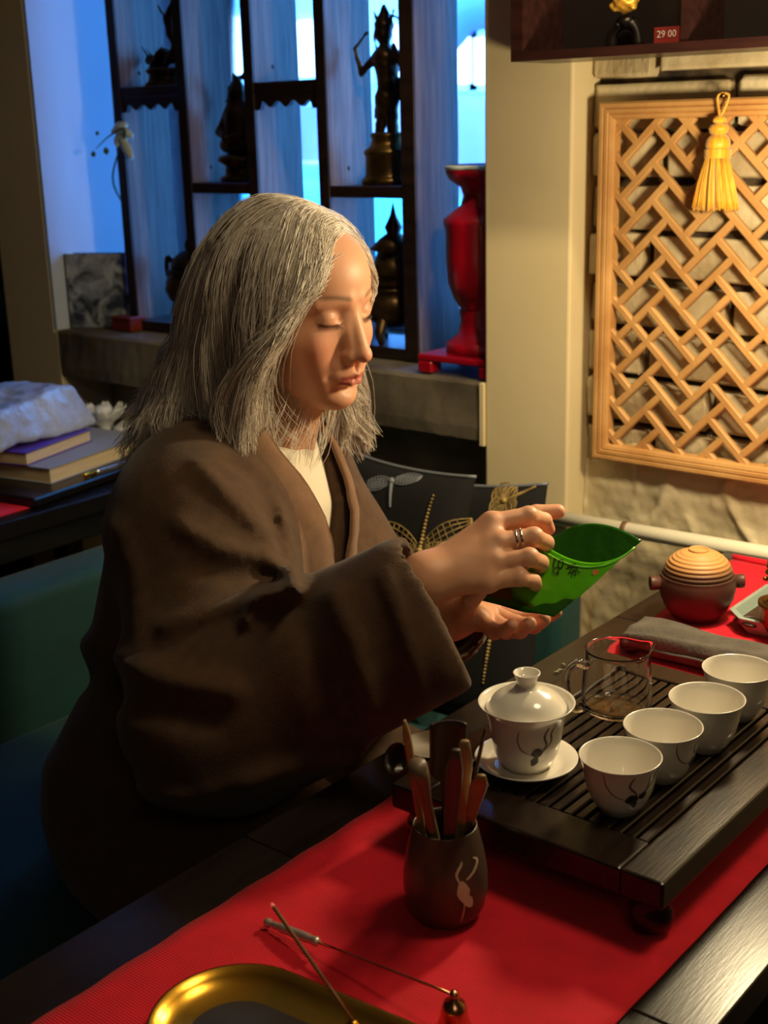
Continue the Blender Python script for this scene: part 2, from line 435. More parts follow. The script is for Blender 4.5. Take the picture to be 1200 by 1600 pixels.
# parked car
c0 = ony(497, 290, 6.2)
car = thing('car', 'teal car parked in the street seen through the shelves', 'car', (c0[0], 6.2, -.1))
def car_body(u, v):
    L = 3.6; x = -L/2+L*v; prof = np.interp(v, [0, .03, .25, .36, .68, .82, .97, 1], [.45, .75, .85, 1.28, 1.28, .88, .78, .45])
    a = u*math.pi
    return (c0[0]+x, 6.2+.75*math.cos(a)*(1-.18*math.sin(a)), -.1+.25+(prof-.25)*math.sin(a)**.5)
cb = obj('body', *grid(car_body, 14, 40), mat('teal_car_paint', srgb(70, 160, 185), .25, coat=.5), car)
for sx in (-1.1, 1.1):
    for sy in (-.68, .68):
        obj('wheel', *lathe([(.12, -.08), (.3, -.09), (.32, 0), (.3, .09), (.12, .08)], (c0[0]+sx, 6.2+sy, .22), 20, M=[[1, 0, 0], [0, 0, 1], [0, -1, 0]]), mat('tyre', srgb(25, 25, 28), .8), car)

# ================================================================== FURNITURE AGAINST THE WALL
M_shelf = mat('grey_stained_wood', srgb(126, 112, 106), 0.45, col2=srgb(86, 74, 70), nscale=6, stretch=(9, 9, .5), dist=1.5, bump=.25, bscale=30)
M_dark = mat('dark_stained_wood', srgb(40, 26, 22), 0.4, col2=srgb(24, 15, 13), nscale=8, stretch=(1, 6, 6), bump=.15, bscale=40)
shelf = thing('display_shelf', 'tall dark wooden open display shelf standing on the window sill', 'shelf', (-1.88, 1.95, 0.9625))
UP = [-2.276, -2.071, -1.878, -1.690, -1.487]
YS0, YS1, SZ = 1.885, 2.015, 0.9625
for i, x in enumerate(UP):
    t = .011 if i < 4 else .014
    obj('upright_board', *box(x-t, x+t, YS0, YS1, SZ, 2.02, .002), M_shelf, shelf, smooth=False)
    obj('edge_strip', *box(x-t-.002, x+t+.002, YS0-.006, YS0-.0002, SZ, 2.02, .001), M_dark, shelf, smooth=False)
obj('top_board', *box(UP[0]-.02, UP[-1]+.02, YS0-.008, YS1, 2.0205, 2.045, .002), M_dark, shelf, smooth=False)
def zat(u, v): return ony(u, v, YS0)[2]
SHELVES = {0: [zat(240, 134), SZ+.022], 1: [zat(350, 286), SZ+.022], 2: [zat(450, 126), SZ+.022, zat(450, 420)], 3: [zat(580, 291), SZ+.022]}
def bolt(x, z):
    obj('bolt', *lathe([(.0045, 0), (.0045, .002), (.003, .004)], (x, 1.94, z), 8, M=[[0, 0, 1], [0, 1, 0], [-1, 0, 0]]), M_dark, shelf)
for b, zs in SHELVES.items():
    xa = UP[b]+.0112; xb = UP[b+1]-(.0112 if b < 3 else .0142)
    for k, z in enumerate(zs):
        obj('shelf_board', *box(xa, xb, YS0-.004, YS1-.002, z-.021, z, .0015), M_dark, shelf, smooth=False)
        if b in (0, 2) and k == 0:      # carved apron under the upper shelves
            n = 25; top = [(xa+(xb-xa)*i/(n-1), z-.0212) for i in range(n)]
            bot = []
            for i in range(n):
                t = i/(n-1); e = abs(2*t-1)
                d = .030 if e > .8 else .020+.006*math.cos(t*math.pi*8)
                bot.append((xa+(xb-xa)*t, z-.0212-d))
            pts = top+bot[::-1]
            obj('carved_apron', *extrude_poly(pts, (0, YS0+.008, 0), (1, 0, 0), (0, 0, 1), .010), M_dark, shelf, smooth=False)
        bolt(UP[b]+.0115, z-.011 if k else z+.03)

M_bronze = mat('dark_bronze', srgb(52, 40, 30), 0.38, 0.85, col2=srgb(92, 70, 42), nscale=25, bump=.4, bscale=90)
M_bronze2 = mat('aged_brass', srgb(120, 92, 48), 0.35, 0.9, col2=srgb(58, 44, 28), nscale=18, bump=.3, bscale=80)
def statue(name, label, parts_fn, base, hgt, prof, wid=.12, res=.003, group='bronze figures on the display shelf', m2=None):
    """pedestal (lathe) + figure (one modelled mesh)"""
    t = thing(name, label, 'statue', base, group)
    obj('pedestal', *lathe(prof, base, 28), m2 or M_bronze2, t)
    zt = prof[-1][1]; o = np.array(base)+[0, 0, zt-.002]
    V, Q = sdf(lambda P: parts_fn(P-o.astype(np.float32)), o+[-wid, -.07, -.004], o+[wid, .07, hgt], res, 1)
    obj('figure', V, Q, M_bronze, t, fast=True)
    return t
def fig_dancer(P):      # standing deity with raised arms, crown, swinging sash
    d = s_cone(P, (.012, 0, 0), (.008, 0, .06), .010, .013)
    d = smin(d, s_cone(P, (-.02, 0, .002), (-.002, 0, .06), .010, .014), .006)
    d = smin(d, s_cone(P, (-.002, 0, .06), (.004, 0, .085), .022, .016), .01)
    d = smin(d, s_cone(P, (.004, 0, .085), (0, 0, .13), .017, .026), .012)
    d = smin(d, s_cone(P, (0, 0, .135), (-.002, 0, .158), .010, .009), .006)
    d = smin(d, s_ell(P, (-.003, -.002, .176), (.017, .017, .021)), .004)
    d = smin(d, s_cone(P, (-.003, 0, .19), (-.002, 0, .222), .019, .005), .004)
    for x in (-.02, -.01, .008, .016): d = smin(d, s_cone(P, (x*.8, 0, .192), (x*1.3, 0, .214), .004, .002), .003)
    d = smin(d, s_cone(P, (-.024, 0, .135), (-.052, -.008, .108), .009, .007), .006)
    d = smin(d, s_cone(P, (-.052, -.008, .108), (-.066, -.01, .150), .007, .005), .004)
    d = smin(d, s_cone(P, (-.066, -.01, .152), (-.035, -.01, .178), .004, .003), .003)
    d = smin(d, s_cone(P, (.024, 0, .135), (.050, -.01, .115), .009, .007), .006)
    d = smin(d, s_cone(P, (.050, -.01, .115), (.042, -.03, .150), .007, .006), .004)
    d = smin(d, s_cone(P, (-.020, .01, .09), (-.034, .008, .03), .008, .005), .006)
    d = smin(d, s_cone(P, (.026, .01, .09), (.04, .008, .02), .008, .006), .006)
    d = smin(d, np.abs(np.sqrt(P[..., 0]**2+(P[..., 2]-.17)**2)-.036)+np.abs(P[..., 1]-.012)*.8-.004, .003)
    return d+.0016*vnoise(P, 3, 260)
def fig_seated(P):
    d = s_ell(P, (0, 0, .018), (.052, .038, .020))
    d = smin(d, s_cone(P, (0, 0, .03), (0, 0, .075), .030, .033), .012)
    d = smin(d, s_ell(P, (0, -.004, .112), (.019, .019, .024)), .008)
    d = smin(d, s_cone(P, (0, 0, .13), (0, 0, .150), .013, .004), .005)
    for s in (-1, 1):
        d = smin(d, s_cone(P, (s*.034, 0, .078), (s*.05, -.01, .045), .011, .009), .006)
        d = smin(d, s_cone(P, (s*.05, -.01, .045), (s*.012, -.034, .034), .009, .007), .005)
    d = smin(d, np.abs(np.sqrt(P[..., 0]**2+(P[..., 2]-.105)**2)-.047)*.9+np.abs(P[..., 1]-.02)*.9-.006, .004)
    for k in range(9):
        a = -.5+k*.52; d = smin(d, s_cone(P, (.047*math.cos(a), .02, .105+.047*math.sin(a)), (.062*math.cos(a), .02, .105+.062*math.sin(a)), .006, .002), .004)
    return d+.0014*vnoise(P, 5, 240)
def fig_dragon(P):
    pts = [(-.035, 0, .012), (-.01, 0, .03), (.02, 0, .022), (.035, .005, .045), (.015, .005, .07), (.01, 0, .10), (.03, 0, .125)]
    d = None
    for i, (a, b) in enumerate(zip(pts, pts[1:])):
        e = s_cone(P, a, b, .015-.0012*i, .014-.0012*i); d = e if d is None else smin(d, e, .006)
    d = smin(d, s_ell(P, (-.046, 0, .02), (.020, .012, .011)), .006)
    d = smin(d, s_cone(P, (-.05, .004, .028), (-.078, .01, .047), .004, .0015), .003)
    d = smin(d, s_cone(P, (-.05, -.006, .028), (-.068, -.012, .052), .004, .0015), .003)
    for x in (-.02, .02): d = smin(d, s_cone(P, (x, -.01, .02), (x-.012, -.018, .0), .008, .006), .004)
    d = smin(d, s_cone(P, (.01, 0, .10), (-.02, 0, .13), .006, .002), .004)
    return d+.0015*vnoise(P, 8, 300)
PED_DRUM = [(.0, 0), (.050, 0), (.052, .008), (.047, .012), (.044, .018), (.043, .05), (.046, .056), (.045, .062), (.034, .070), (.030, .082), (.034, .088), (.030, .094), (.0, .0945)]
PED_LOW = [(.0, 0), (.050, 0), (.050, .006), (.043, .010), (.040, .022), (.047, .030), (.043, .036), (.0, .0365)]
PED_LOTUS = [(.0, 0), (.046, 0), (.046, .008), (.036, .012), (.034, .03), (.05, .042), (.046, .05), (.03, .055), (.0, .0555)]
b3 = SHELVES[3][0]
sx = ony(607, 250, 1.955)[0]
statue('deity_statue', 'standing bronze deity with raised arms on a drum pedestal', fig_dancer, (sx, 1.955, b3+.0006), .235, PED_DRUM)
sx = ony(378, 250, 1.955)[0]
statue('seated_statue', 'bronze seated figure with spiked halo on a stepped pedestal', fig_seated, (sx, 1.955, SHELVES[1][0]+.0006), .185, PED_LOTUS)
sx = ony(262, 110, 1.955)[0]
statue('dragon_statue', 'small bronze dragon coiled upward on a round brass base', fig_dragon, (sx, 1.955, SHELVES[0][0]+.0006), .15, PED_LOW)
def burner(name, label, base, s, pag=False):
    t = thing(name, label, 'incense burner', base, 'incense burners on the lower shelves')
    pr = [(.012, .030), (.030, .028), (.046, .040), (.054, .060), (.050, .078), (.042, .086), (.047, .092), (.047, .096), (.040, .0965)]
    obj('bowl', *lathe([(r*s, z*s) for r, z in pr], base, 28), M_bronze, t)
    if not pag:
        pl = [(.040, .0967), (.041, .104), (.034, .118), (.020, .128), (.009, .131), (.011, .140), (.008, .150), (.0, .156)]
    else:
        pl = [(.040, .0967), (.044, .104), (.036, .12), (.052, .125), (.034, .142), (.030, .158), (.043, .163), (.026, .180), (.012, .19), (.016, .2), (.006, .22), (.0, .245)]
    obj('lid', *lathe([(r*s, z*s) for r, z in pl], base, 28), M_bronze, t)
    for k in range(3):
        a = k*2.094+.6; c = np.array(base)
        obj('leg', *tube([c+s*np.array([.036*math.cos(a), .036*math.sin(a), .045]), c+s*np.array([.05*math.cos(a), .05*math.sin(a), .02]), c+s*np.array([.044*math.cos(a), .044*math.sin(a), 0.0005])], [.011*s, .009*s, .006*s], 8, 8), M_bronze, t)
    for q in (-1, 1):
        c = np.array(base)
        obj('handle', *tube([c+s*np.array([q*.046, 0, .07]), c+s*np.array([q*.068, 0, .085]), c+s*np.array([q*.066, 0, .115]), c+s*np.array([q*.046, 0, .10])], .006*s, 8, 12), M_bronze, t)
    return t
sx = ony(300, 440, 1.95)[0]
burner('incense_burner', 'round dark bronze incense burner with lid beside the long hair', (sx, 1.952, SZ+.0226), 1.15)
sx = ony(617, 500, 1.95)[0]
burner('incense_burner', 'tall pagoda-lidded bronze incense burner behind the face', (sx, 1.952, SZ+.0226), 1.08, True)

# ------------------------------------------------------------------ red vase on the sill
M_red = mat('red_lacquer', srgb(164, 12, 32), 0.28, col2=srgb(142, 8, 26), nscale=4, coat=.4)
vx, vy = ony(752, 560, 1.885)[0], 1.885
def vz(v): return ony(752, v, vy)[2]
va = thing('red_vase', 'tall red lacquered pedestal vase beside the cream pillar', 'vase', (vx, vy, .9625))
k = 2.38/FPX
prof = [(.0, vz(548)), (58*k, vz(548)), (58*k, vz(534)), (50*k, vz(530)), (38*k, vz(520)), (33*k, vz(500)), (36*k, vz(485)), (34*k, vz(480)), (45*k, vz(465)), (54*k, vz(440)), (57*k, vz(400)), (57*k, vz(360)), (60*k, vz(348)), (60*k, vz(342)), (48*k, vz(332)), (32*k, vz(320)), (28*k, vz(305)), (32*k, vz(292)), (50*k, vz(280)), (56*k, vz(268)), (56*k, vz(262)), (50*k, vz(262)), (46*k, vz(270)), (26*k, vz(300)), (.0, vz(302))]
prof = [(r*.92, z) for r, z in prof]
obj('body', *lathe(prof, (vx, vy, 0), 44), M_red, va)
zb = .9625; hs = .082
obj('plinth', *box(vx-hs, vx+hs, vy-hs, vy+hs, zb+.022, vz(548)-.0003, .003, 2), M_red, va, smooth=False)
for sx in (-1, 1):
    for sy in (-1, 1):
        obj('foot', *obox((vx+sx*(hs-.016), vy+sy*(hs-.016), zb+.0111), (.016, 0, 0), (0, .016, 0), (0, 0, .0108), .003), M_red, va, smooth=False)
obj('rim_ring', *lathe([(49*k*.92, vz(262)-.004), (57*k*.92, vz(262)-.001), (57*k*.92, vz(262)+.005), (50*k*.92, vz(262)+.006)], (vx, vy, 0), 44, cap=False), mat('pale_glazed_rim', srgb(205, 220, 215), .2, coat=.5), va)

# ------------------------------------------------------------------ book, box and orchid at the left end of the sill
p0 = onz(112, 512, .9615); p1 = onz(205, 513, .9615)
bk = thing('standing_book', 'upright book with grey landscape cover on the sill beside the column', 'book', (p0[0]+.06, 1.87, .962))
e1 = _n([p1[0]-p0[0], p1[1]-p0[1], 0]); e2 = np.array([-e1[1], e1[0], 0]); bw = np.linalg.norm(p1-p0); bh = .165
ctr = (p0+p1)/2; ctr[2] = .9625+bh/2
def cover_mat():
    mt = mat('landscape_cover', srgb(120, 132, 150), .3, coat=.3); nt = mt.node_tree; N = nt.nodes; L = nt.links
    tc = N.new('ShaderNodeTexCoord'); nz = N.new('ShaderNodeTexNoise'); nz.inputs['Scale'].default_value = 22; nz.inputs['Distortion'].default_value = 1
    rp = N.new('ShaderNodeValToRGB'); e = rp.color_ramp.elements; e[0].position = .35; e[0].color = srgb(52, 62, 78); e[1].position = .62; e[1].color = srgb(178, 186, 196)
    L.new(tc.outputs['Object'], nz.inputs['Vector']); L.new(nz.outputs['Fac'], rp.inputs[0]); L.new(rp.outputs[0], N['Principled BSDF'].inputs['Base Color']); return mt
obj('front_cover', *obox(ctr, e1*bw/2, e2*.0016, (0, 0, bh/2), .0005), cover_mat(), bk, smooth=False)
obj('pages', *obox(ctr+e2*.014+e1*.002, e1*(bw/2-.004), e2*.012, (0, 0, bh/2-.003)), mat('page_block', srgb(214, 202, 178), .8), bk, smooth=False)
obj('back_cover', *obox(ctr+e2*.028, e1*bw/2, e2*.0016, (0, 0, bh/2), .0005), mat('black_cover', srgb(24, 24, 28), .5), bk, smooth=False)
obj('spine', *obox(ctr+e2*.014-e1*(bw/2+.001), e1*.0016, e2*.0155, (0, 0, bh/2), .0005), mat('black_cover', srgb(24, 24, 28), .5), bk, smooth=False)
q = onz(190, 518, .9615)
rb = thing('red_box', 'small red-brown wooden box in front of the standing book', 'box', (q[0], q[1]+.02, .9625))
obj('box_body', *box(q[0]-.032, q[0]+.032, q[1], q[1]+.045, .9625, .986, .0015), mat('red_brown_wood', srgb(120, 38, 22), .45, col2=srgb(92, 26, 16), nscale=12), rb, smooth=False)
obj('box_lid', *box(q[0]-.034, q[0]+.034, q[1]-.002, q[1]+.047, .9862, .994, .002), mat('red_brown_wood', srgb(120, 38, 22), .45), rb, smooth=False)
orc = thing('orchid', 'pale orchid spray with dark buds beside the blue window reveal', 'plant', (-2.362, 1.975, .9625))
M_stem = mat('orchid_stem', srgb(70, 92, 40), .5); M_petal = mat('orchid_petal', srgb(200, 214, 205), .45, sss=.1); M_bud = mat('orchid_bud', srgb(62, 84, 30), .5)
obj('pot', *lathe([(.0, 0), (.026, 0), (.036, .05), (.036, .06), (.031, .06), (.030, .05), (.0, .048)], (-2.362, 1.975, .9625), 24), mat('grey_pot', srgb(120, 122, 126), .4), orc)
op = lambda u, v: ony(u, v, 1.868)
stem = [(-2.362, 1.975, 1.005), (-2.36, 1.97, 1.18), (-2.335, 1.90, 1.285), op(196, 205), op(172, 212), op(150, 232)]
obj('stem', *tube(stem, [.003, .0022, .0012], 6, 30), M_stem, orc)
for (u, v, r) in [(152, 208, .0042), (166, 236, .0065), (146, 241, .0055)]:
    c = op(u, v); obj('bud', *lathe([(0, -r*1.3), (r*.8, -r*.6), (r, 0), (r*.7, r*.8), (0, r*1.3)], c, 10), M_bud, orc)
for (u, v, a, s) in [(182, 200, .4, .030), (192, 208, -.5, .026), (193, 232, -1.2, .034), (178, 222, 2.4, .02), (186, 216, .1, .022)]:
    c = op(u, v); ca, sa = math.cos(a), math.sin(a)
    def pet(p, t, c=c, ca=ca, sa=sa, s=s):
        w = math.sin(math.pi*min(1, t*.93+.05))**.7*s*.42*(2*p-1); l = (t-.5)*s*1.4
        return c+np.array([l*ca-w*sa, .006*(2*p-1)**2+.01*t*t, l*sa+w*ca])
    V, F = grid(pet, 7, 9); obj('petal', *solid(V, F, .0008, 7, 9), M_petal, orc)
for (dx, dy, l, a) in [(.0, -.01, .11, -.3), (.01, .01, .10, 2.8), (-.01, 0, .08, 1.2)]:
    def lf(p, t, dx=dx, dy=dy, l=l, a=a):
        w = .016*math.sin(math.pi*min(1, .15+.85*t))*(2*p-1); r = l*t
        return np.array([-2.362+dx*.5+r*math.cos(a)*.35-w*math.sin(a)*.7, 1.975+dy+r*math.sin(a)*.3+w*math.cos(a), 1.008+.05*math.sin(2.2*t)])
    V, F = grid(lf, 5, 10); obj('leaf', *solid(V, F, .001, 5, 10), M_stem, orc)

# ------------------------------------------------------------------ wall cabinet, top right
M_cab = mat('cabinet_mahogany', srgb(50, 26, 22), .35, col2=srgb(34, 17, 15), nscale=9, stretch=(1, 8, 8), coat=.2)
YC = 1.67
cl = ony(798, 97, YC); cx0, cz0 = cl[0], cl[2]; cx1 = -.35; cz1 = cz0+.42
cab = thing('wall_cabinet', 'dark mahogany glass-front wall cabinet above the lattice panel', 'cabinet', (-.75, 1.74, cz0))
obj('side_panel', *box(cx0, cx0+.02, YC, YW-.001, cz0, cz1), M_cab, cab, smooth=False)
obj('side_panel', *box(cx1-.02, cx1, YC, YW-.001, cz0, cz1), M_cab, cab, smooth=False)
obj('bottom_board', *box(cx0+.0202, cx1-.0202, YC, YW-.001, cz0, cz0+.013), M_cab, cab, smooth=False)
obj('top_board', *box(cx0+.0202, cx1-.0202, YC, YW-.001, cz1-.02, cz1), M_cab, cab, smooth=False)
obj('back_board', *box(cx0+.0202, cx1-.0202, YW-.010, YW-.0012, cz0+.0132, cz1-.0202), mat('cabinet_back', srgb(26, 17, 16), .5), cab, smooth=False)
dv = ony(1068, 30, YC)[0]
obj('divider', *box(dv-.006, dv+.006, YC+.004, YW-.0105, cz0+.0132, cz1-.0202), M_cab, cab, smooth=False)
gx = ony(978, 20, 1.73)[0]; gz = cz0+.0135
gf = thing('gold_figurine', 'gold lion-faced figurine on a dark stand inside the wall cabinet', 'figurine', (gx, 1.73, gz))
M_gold = mat('bright_gold', srgb(240, 190, 80), .3, .55, col2=srgb(210, 150, 50), nscale=60, bump=.4, bscale=150)
for s in (-1, 1):
    obj('stand_leg', *tube([(gx+s*.022, 1.73, gz), (gx+s*.018, 1.73, gz+.02), (gx+s*.008, 1.73, gz+.032)], [.008, .006, .009], 8, 8), mat('ebony', srgb(22, 16, 14), .4), gf)
obj('stand_bar', *tube([(gx-.01, 1.73, gz+.033), (gx+.01, 1.73, gz+.033)], .009, 8), mat('ebony', srgb(22, 16, 14), .4), gf)
def goldf(P):
    d = s_ell(P, (0, 0, .030), (.020, .016, .026)); d = smin(d, s_ell(P, (0, -.012, .018), (.012, .009, .009)), .005)
    for s in (-1, 1):
        d = smin(d, s_ell(P, (s*.011, -.013, .036), (.006, .005, .006)), .003); d = smin(d, s_cone(P, (s*.014, 0, .05), (s*.02, 0, .062), .006, .003), .004)
        d = smin(d, s_ell(P, (s*.014, -.008, .014), (.007, .007, .007)), .003)
    return d+.0012*np.sin(P[..., 2]*520)*np.sin(P[..., 0]*420)
V, Q = sdf(lambda P: goldf(P-np.array([gx, 1.73, gz+.041], np.float32)), (gx-.03, 1.70, gz+.035), (gx+.03, 1.755, gz+.11), .0016)
obj('mask', V, Q, M_gold, gf, fast=True)
def text_mesh(body, size):
    cu = bpy.data.curves.new('txt', 'FONT'); cu.body = body; cu.size = size; cu.align_x = 'CENTER'; cu.align_y = 'CENTER'; cu.extrude = 0.0002; cu.resolution_u = 3
    o = bpy.data.objects.new('txt', cu); COL.objects.link(o); dg = bpy.context.evaluated_depsgraph_get()
    me = bpy.data.meshes.new_from_object(o.evaluated_get(dg)); V = np.array([v.co[:] for v in me.vertices]); F = [list(p.vertices) for p in me.polygons]
    bpy.data.objects.remove(o); bpy.data.curves.remove(cu); bpy.data.meshes.remove(me)
    return V, F
lx = ony(1042, 52, 1.70)
pl = thing('price_label', 'small red price card with white figures in the cabinet', 'label', (lx[0], 1.695, gz))
obj('card', *obox((lx[0], 1.70, gz+.011), (.019, 0, 0), (0, .0006, 0), (0, 0, .0105)), mat('red_card', srgb(140, 40, 34), .6), pl, smooth=False)
TV, TF = text_mesh('29 00', .013)
obj('figures', np.stack([lx[0]+TV[:, 0], 1.6990-TV[:, 2], gz+.012+TV[:, 1]], 1), TF, mat('white_print', srgb(230, 215, 205), .6), pl, smooth=False)
# a second carving to the right of the divider, only its dark foot shows
obj_c = tag(obj('carved_stand', *lathe([(.0, 0), (.05, 0), (.052, .01), (.04, .016), (.03, .03), (.035, .05), (.0, .052)], (-.70, 1.73, gz), 24), mat('ebony', srgb(22, 16, 14), .4)), 'dark turned stand at the right inside the wall cabinet', 'stand')

# ------------------------------------------------------------------ carved lattice panel
M_pine = mat('honey_pine', srgb(206, 160, 100), .5, col2=srgb(180, 130, 74), nscale=14, stretch=(1, 1, 1), bump=.2, bscale=120)
YL = 1.806                                   # front face of the panel frame
lt = ony(928, 160, YL); lb = ony(929, 717, YL)
lx0 = (lt[0]+lb[0])/2; lz0, lz1 = lb[2], lt[2]; LS = lz1-lz0; lx1 = lx0+LS
lat = thing('lattice_panel', 'square honey-coloured carved wooden lattice panel hung on the brick wall', 'wall panel', ((lx0+lx1)/2, 1.82, lz0))
fw = .026
def rail(a, b, n1, n2):
    """moulding with two grooves from corner a to corner b; n1, n2 inward unit vectors of the mitre"""
    a = np.array(a); b = np.array(b); pr = [(0, .026), (0, .003), (.003, 0), (.008, 0), (.0095, .003), (.011, .0005), (.016, .0005), (.0175, .0035), (.019, .002), (.024, .004), (.026, .008), (.026, .026)]
    V = []
    for P, nn in ((a, n1), (b, n2)):
        for (i, d) in pr: V.append(P+np.array(nn)*i+np.array([0, d, 0]))
    k = len(pr); F = [[j, j+1, k+j+1, k+j] for j in range(k-1)]+[[k-1, 0, k, 2*k-1], list(range(k))[::-1], [k+j for j in range(k)]]
    return V, F
c00, c10, c11, c01 = (lx0, YL, lz0), (lx1, YL, lz0), (lx1, YL, lz1), (lx0, YL, lz1)
D = {0: (1, 0, 1), 1: (-1, 0, 1), 2: (-1, 0, -1), 3: (1, 0, -1)}
for a, b, i, j in ((c00, c10, 0, 1), (c10, c11, 1, 2), (c11, c01, 2, 3), (c01, c00, 3, 0)):
    obj('frame_rail', *rail(a, b, D[i], D[j]), M_pine, lat, smooth=False)
U = .0385; s2 = math.sqrt(.5)
def tid(i, j):
    d = (i-j) % 4
    t = ('h', i, j) if d == 0 else ('h', i-1, j) if d == 1 else ('v', i, j) if d == 3 else ('v', i, j-1)
    rr = (t[1]*7349+t[2]*9151+(3 if t[0] == 'h' else 0)) % 17
    return t+((i, j),) if rr < 2 else t
segs = []
NN = 16
for i in range(-NN, NN):
    run = None
    for j in range(-NN, NN+1):
        df = j < NN and tid(i, j) != tid(i+1, j)
        if df and run is None: run = j
        if not df and run is not None: segs.append(((i+1, run), (i+1, j))); run = None
for j in range(-NN, NN):
    run = None
    for i in range(-NN, NN+1):
        df = i < NN and tid(i, j) != tid(i, j+1)
        if df and run is None: run = i
        if not df and run is not None: segs.append(((run, j+1), (i, j+1))); run = None
ctr = np.array([(lx0+lx1)/2, (lz0+lz1)/2]); lim = LS/2-fw+.002
def clip(a, b):
    t0, t1 = 0., 1.; d = b-a
    for k in range(2):
        if abs(d[k]) < 1e-9:
            if abs(a[k]) > lim: return None
            continue
        u, v = sorted(((-lim-a[k])/d[k], (lim-a[k])/d[k])); t0 = max(t0, u); t1 = min(t1, v)
    return (a+d*t0, a+d*t1) if t1-t0 > 0 and np.linalg.norm(d*(t1-t0)) > .012 else None
nb = 0
for a, b in segs:
    A = np.array([(a[0]-a[1])*s2, (a[0]+a[1])*s2])*U; B = np.array([(b[0]-b[1])*s2, (b[0]+b[1])*s2])*U
    r = clip(A, B)
    if r is None: continue
    A, B = r[0]+ctr, r[1]+ctr; mid = (A+B)/2; d = B-A; l = np.linalg.norm(d); d /= l
    hv = d[0]*d[1] > 0
    yo = YL+.010+(.0008 if hv else 0)
    hl = l/2+.0045*(1 if l < .15 else 0)-.0008
    obj('lattice_bar', *obox((mid[0], yo+.006, mid[1]), (d[0]*hl, 0, d[1]*hl), (-d[1]*.0058, 0, d[0]*.0058), (0, .0060 if hv else .0054, 0), .0018), M_pine, lat, smooth=False); nb += 1

# tassel hanging from a nail in the panel's top rail
M_tas = mat('golden_silk', srgb(236, 182, 44), .45, col2=srgb(208, 140, 24), nscale=40, stretch=(6, 6, .6), sheen=.4)
tp = ony(1131, 147, YL-.012); tx, ty, tz = tp
tas = thing('tassel', 'golden yellow silk tassel hanging in front of the lattice panel', 'tassel', (tx, ty, tz-.19))
def tzv(v): return ony(1128, v, ty)[2]
obj('nail', *lathe([(.0016, 0), (.0016, .018), (.003, .0185), (.003, .02)], (tx, YL+.004, tz-.002), 8, M=[[1, 0, 0], [0, 0, 1], [0, -1, 0]]), mat('brass_nail', srgb(160, 120, 60), .4, 1), tas)
for s in (-1, 1):
    obj('cord', *tube([(tx+s*.001, ty, tz+.002), (tx+s*.0085, ty-.001, tz-.003), (tx+s*.004-.002, ty-.001, tzv(172)), (tx-.004, ty-.002, tzv(184))], .0017, 6, 14), M_tas, tas)
cx = tx-.0045
obj('knot', *lathe([(0, tzv(194)), (.009, tzv(191)), (.010, tzv(187)), (.006, tzv(182)), (0, tzv(180))], (cx, ty-.002, 0), 18, wob=.12), M_tas, tas)
obj('bead', *lathe([(.003, tzv(212)), (.012, tzv(208)), (.0145, tzv(201)), (.012, tzv(195)), (.004, tzv(192))], (cx, ty-.002, 0), 22), M_tas, tas)
obj('cap', *lathe([(.0165, tzv(234)), (.018, tzv(226)), (.0165, tzv(217)), (.011, tzv(210)), (.003, tzv(208))], (cx, ty-.002, 0), 24), M_tas, tas)
nk = 9; pts = []
for k in range(90): a = k/90*2*np.pi*nk; pts.append((cx+.0185*math.cos(a)*(1+.02*math.sin(5*a)), ty-.002+.0185*math.sin(a), tzv(247)+(tzv(233)-tzv(247))*k/90))
obj('binding', *tube(pts, .0013, 5), M_tas, tas)
Vs = []; Fs = []
for k in range(170):
    a = rng.uniform(0, 6.283); r0 = .0165*math.sqrt(rng.uniform(.5, 1)); r1 = r0*rng.uniform(2.0, 2.3); r1y = r0*1.5
    P = np.array([(cx+r0*math.cos(a), ty-.002+r0*math.sin(a)*.9, tzv(246)), (cx+(r0+(r1-r0)*.55)*math.cos(a), ty-.002+(r0+(r1y-r0)*.5)*math.sin(a)*.8, tzv(285)), (cx+r1*math.cos(a), ty-.002+r1y*math.sin(a)*.6, tzv(326)+rng.uniform(-.003, .003))])
    v, f = tube(P, [.0013, .0018, .0017], 4, 7); Fs += [[i+sum(len(q) for q in Vs) for i in g] for g in f]; Vs.append(v)
sk = obj('fringe', np.concatenate(Vs), Fs, M_tas, tas); sk['kind'] = 'stuff'

# ------------------------------------------------------------------ white pipe with clamp along the wall
pa = ony(868, 797, 1.812); pb = ony(1200, 860, 1.812); pb = pa+(pb-pa)*1.6; pb[2] = pa[2]-.003
pz = pa[2]
pipe = thing('wall_pipe', 'white round pipe running along the wall below the lattice panel', 'pipe', (-.9, 1.812, pz-.013))
M_pipe = mat('white_pipe_paint', srgb(232, 226, 204), .4)
obj('tube', *tube([(XP1-.02, 1.775, pz), (-.45, 1.812, pz)], .0125, 18), M_pipe, pipe)
rx = ony(985, 822, 1.80)[0]
ry_ = 1.775+.037*(rx-XP1+.02)/(-.45-XP1+.02)
obj('clamp', *tube([(rx-.004, ry_-.0002, pz), (rx+.004, ry_+.0002, pz)], .0136, 18), mat('brown_clamp', srgb(110, 76, 52), .6), pipe)
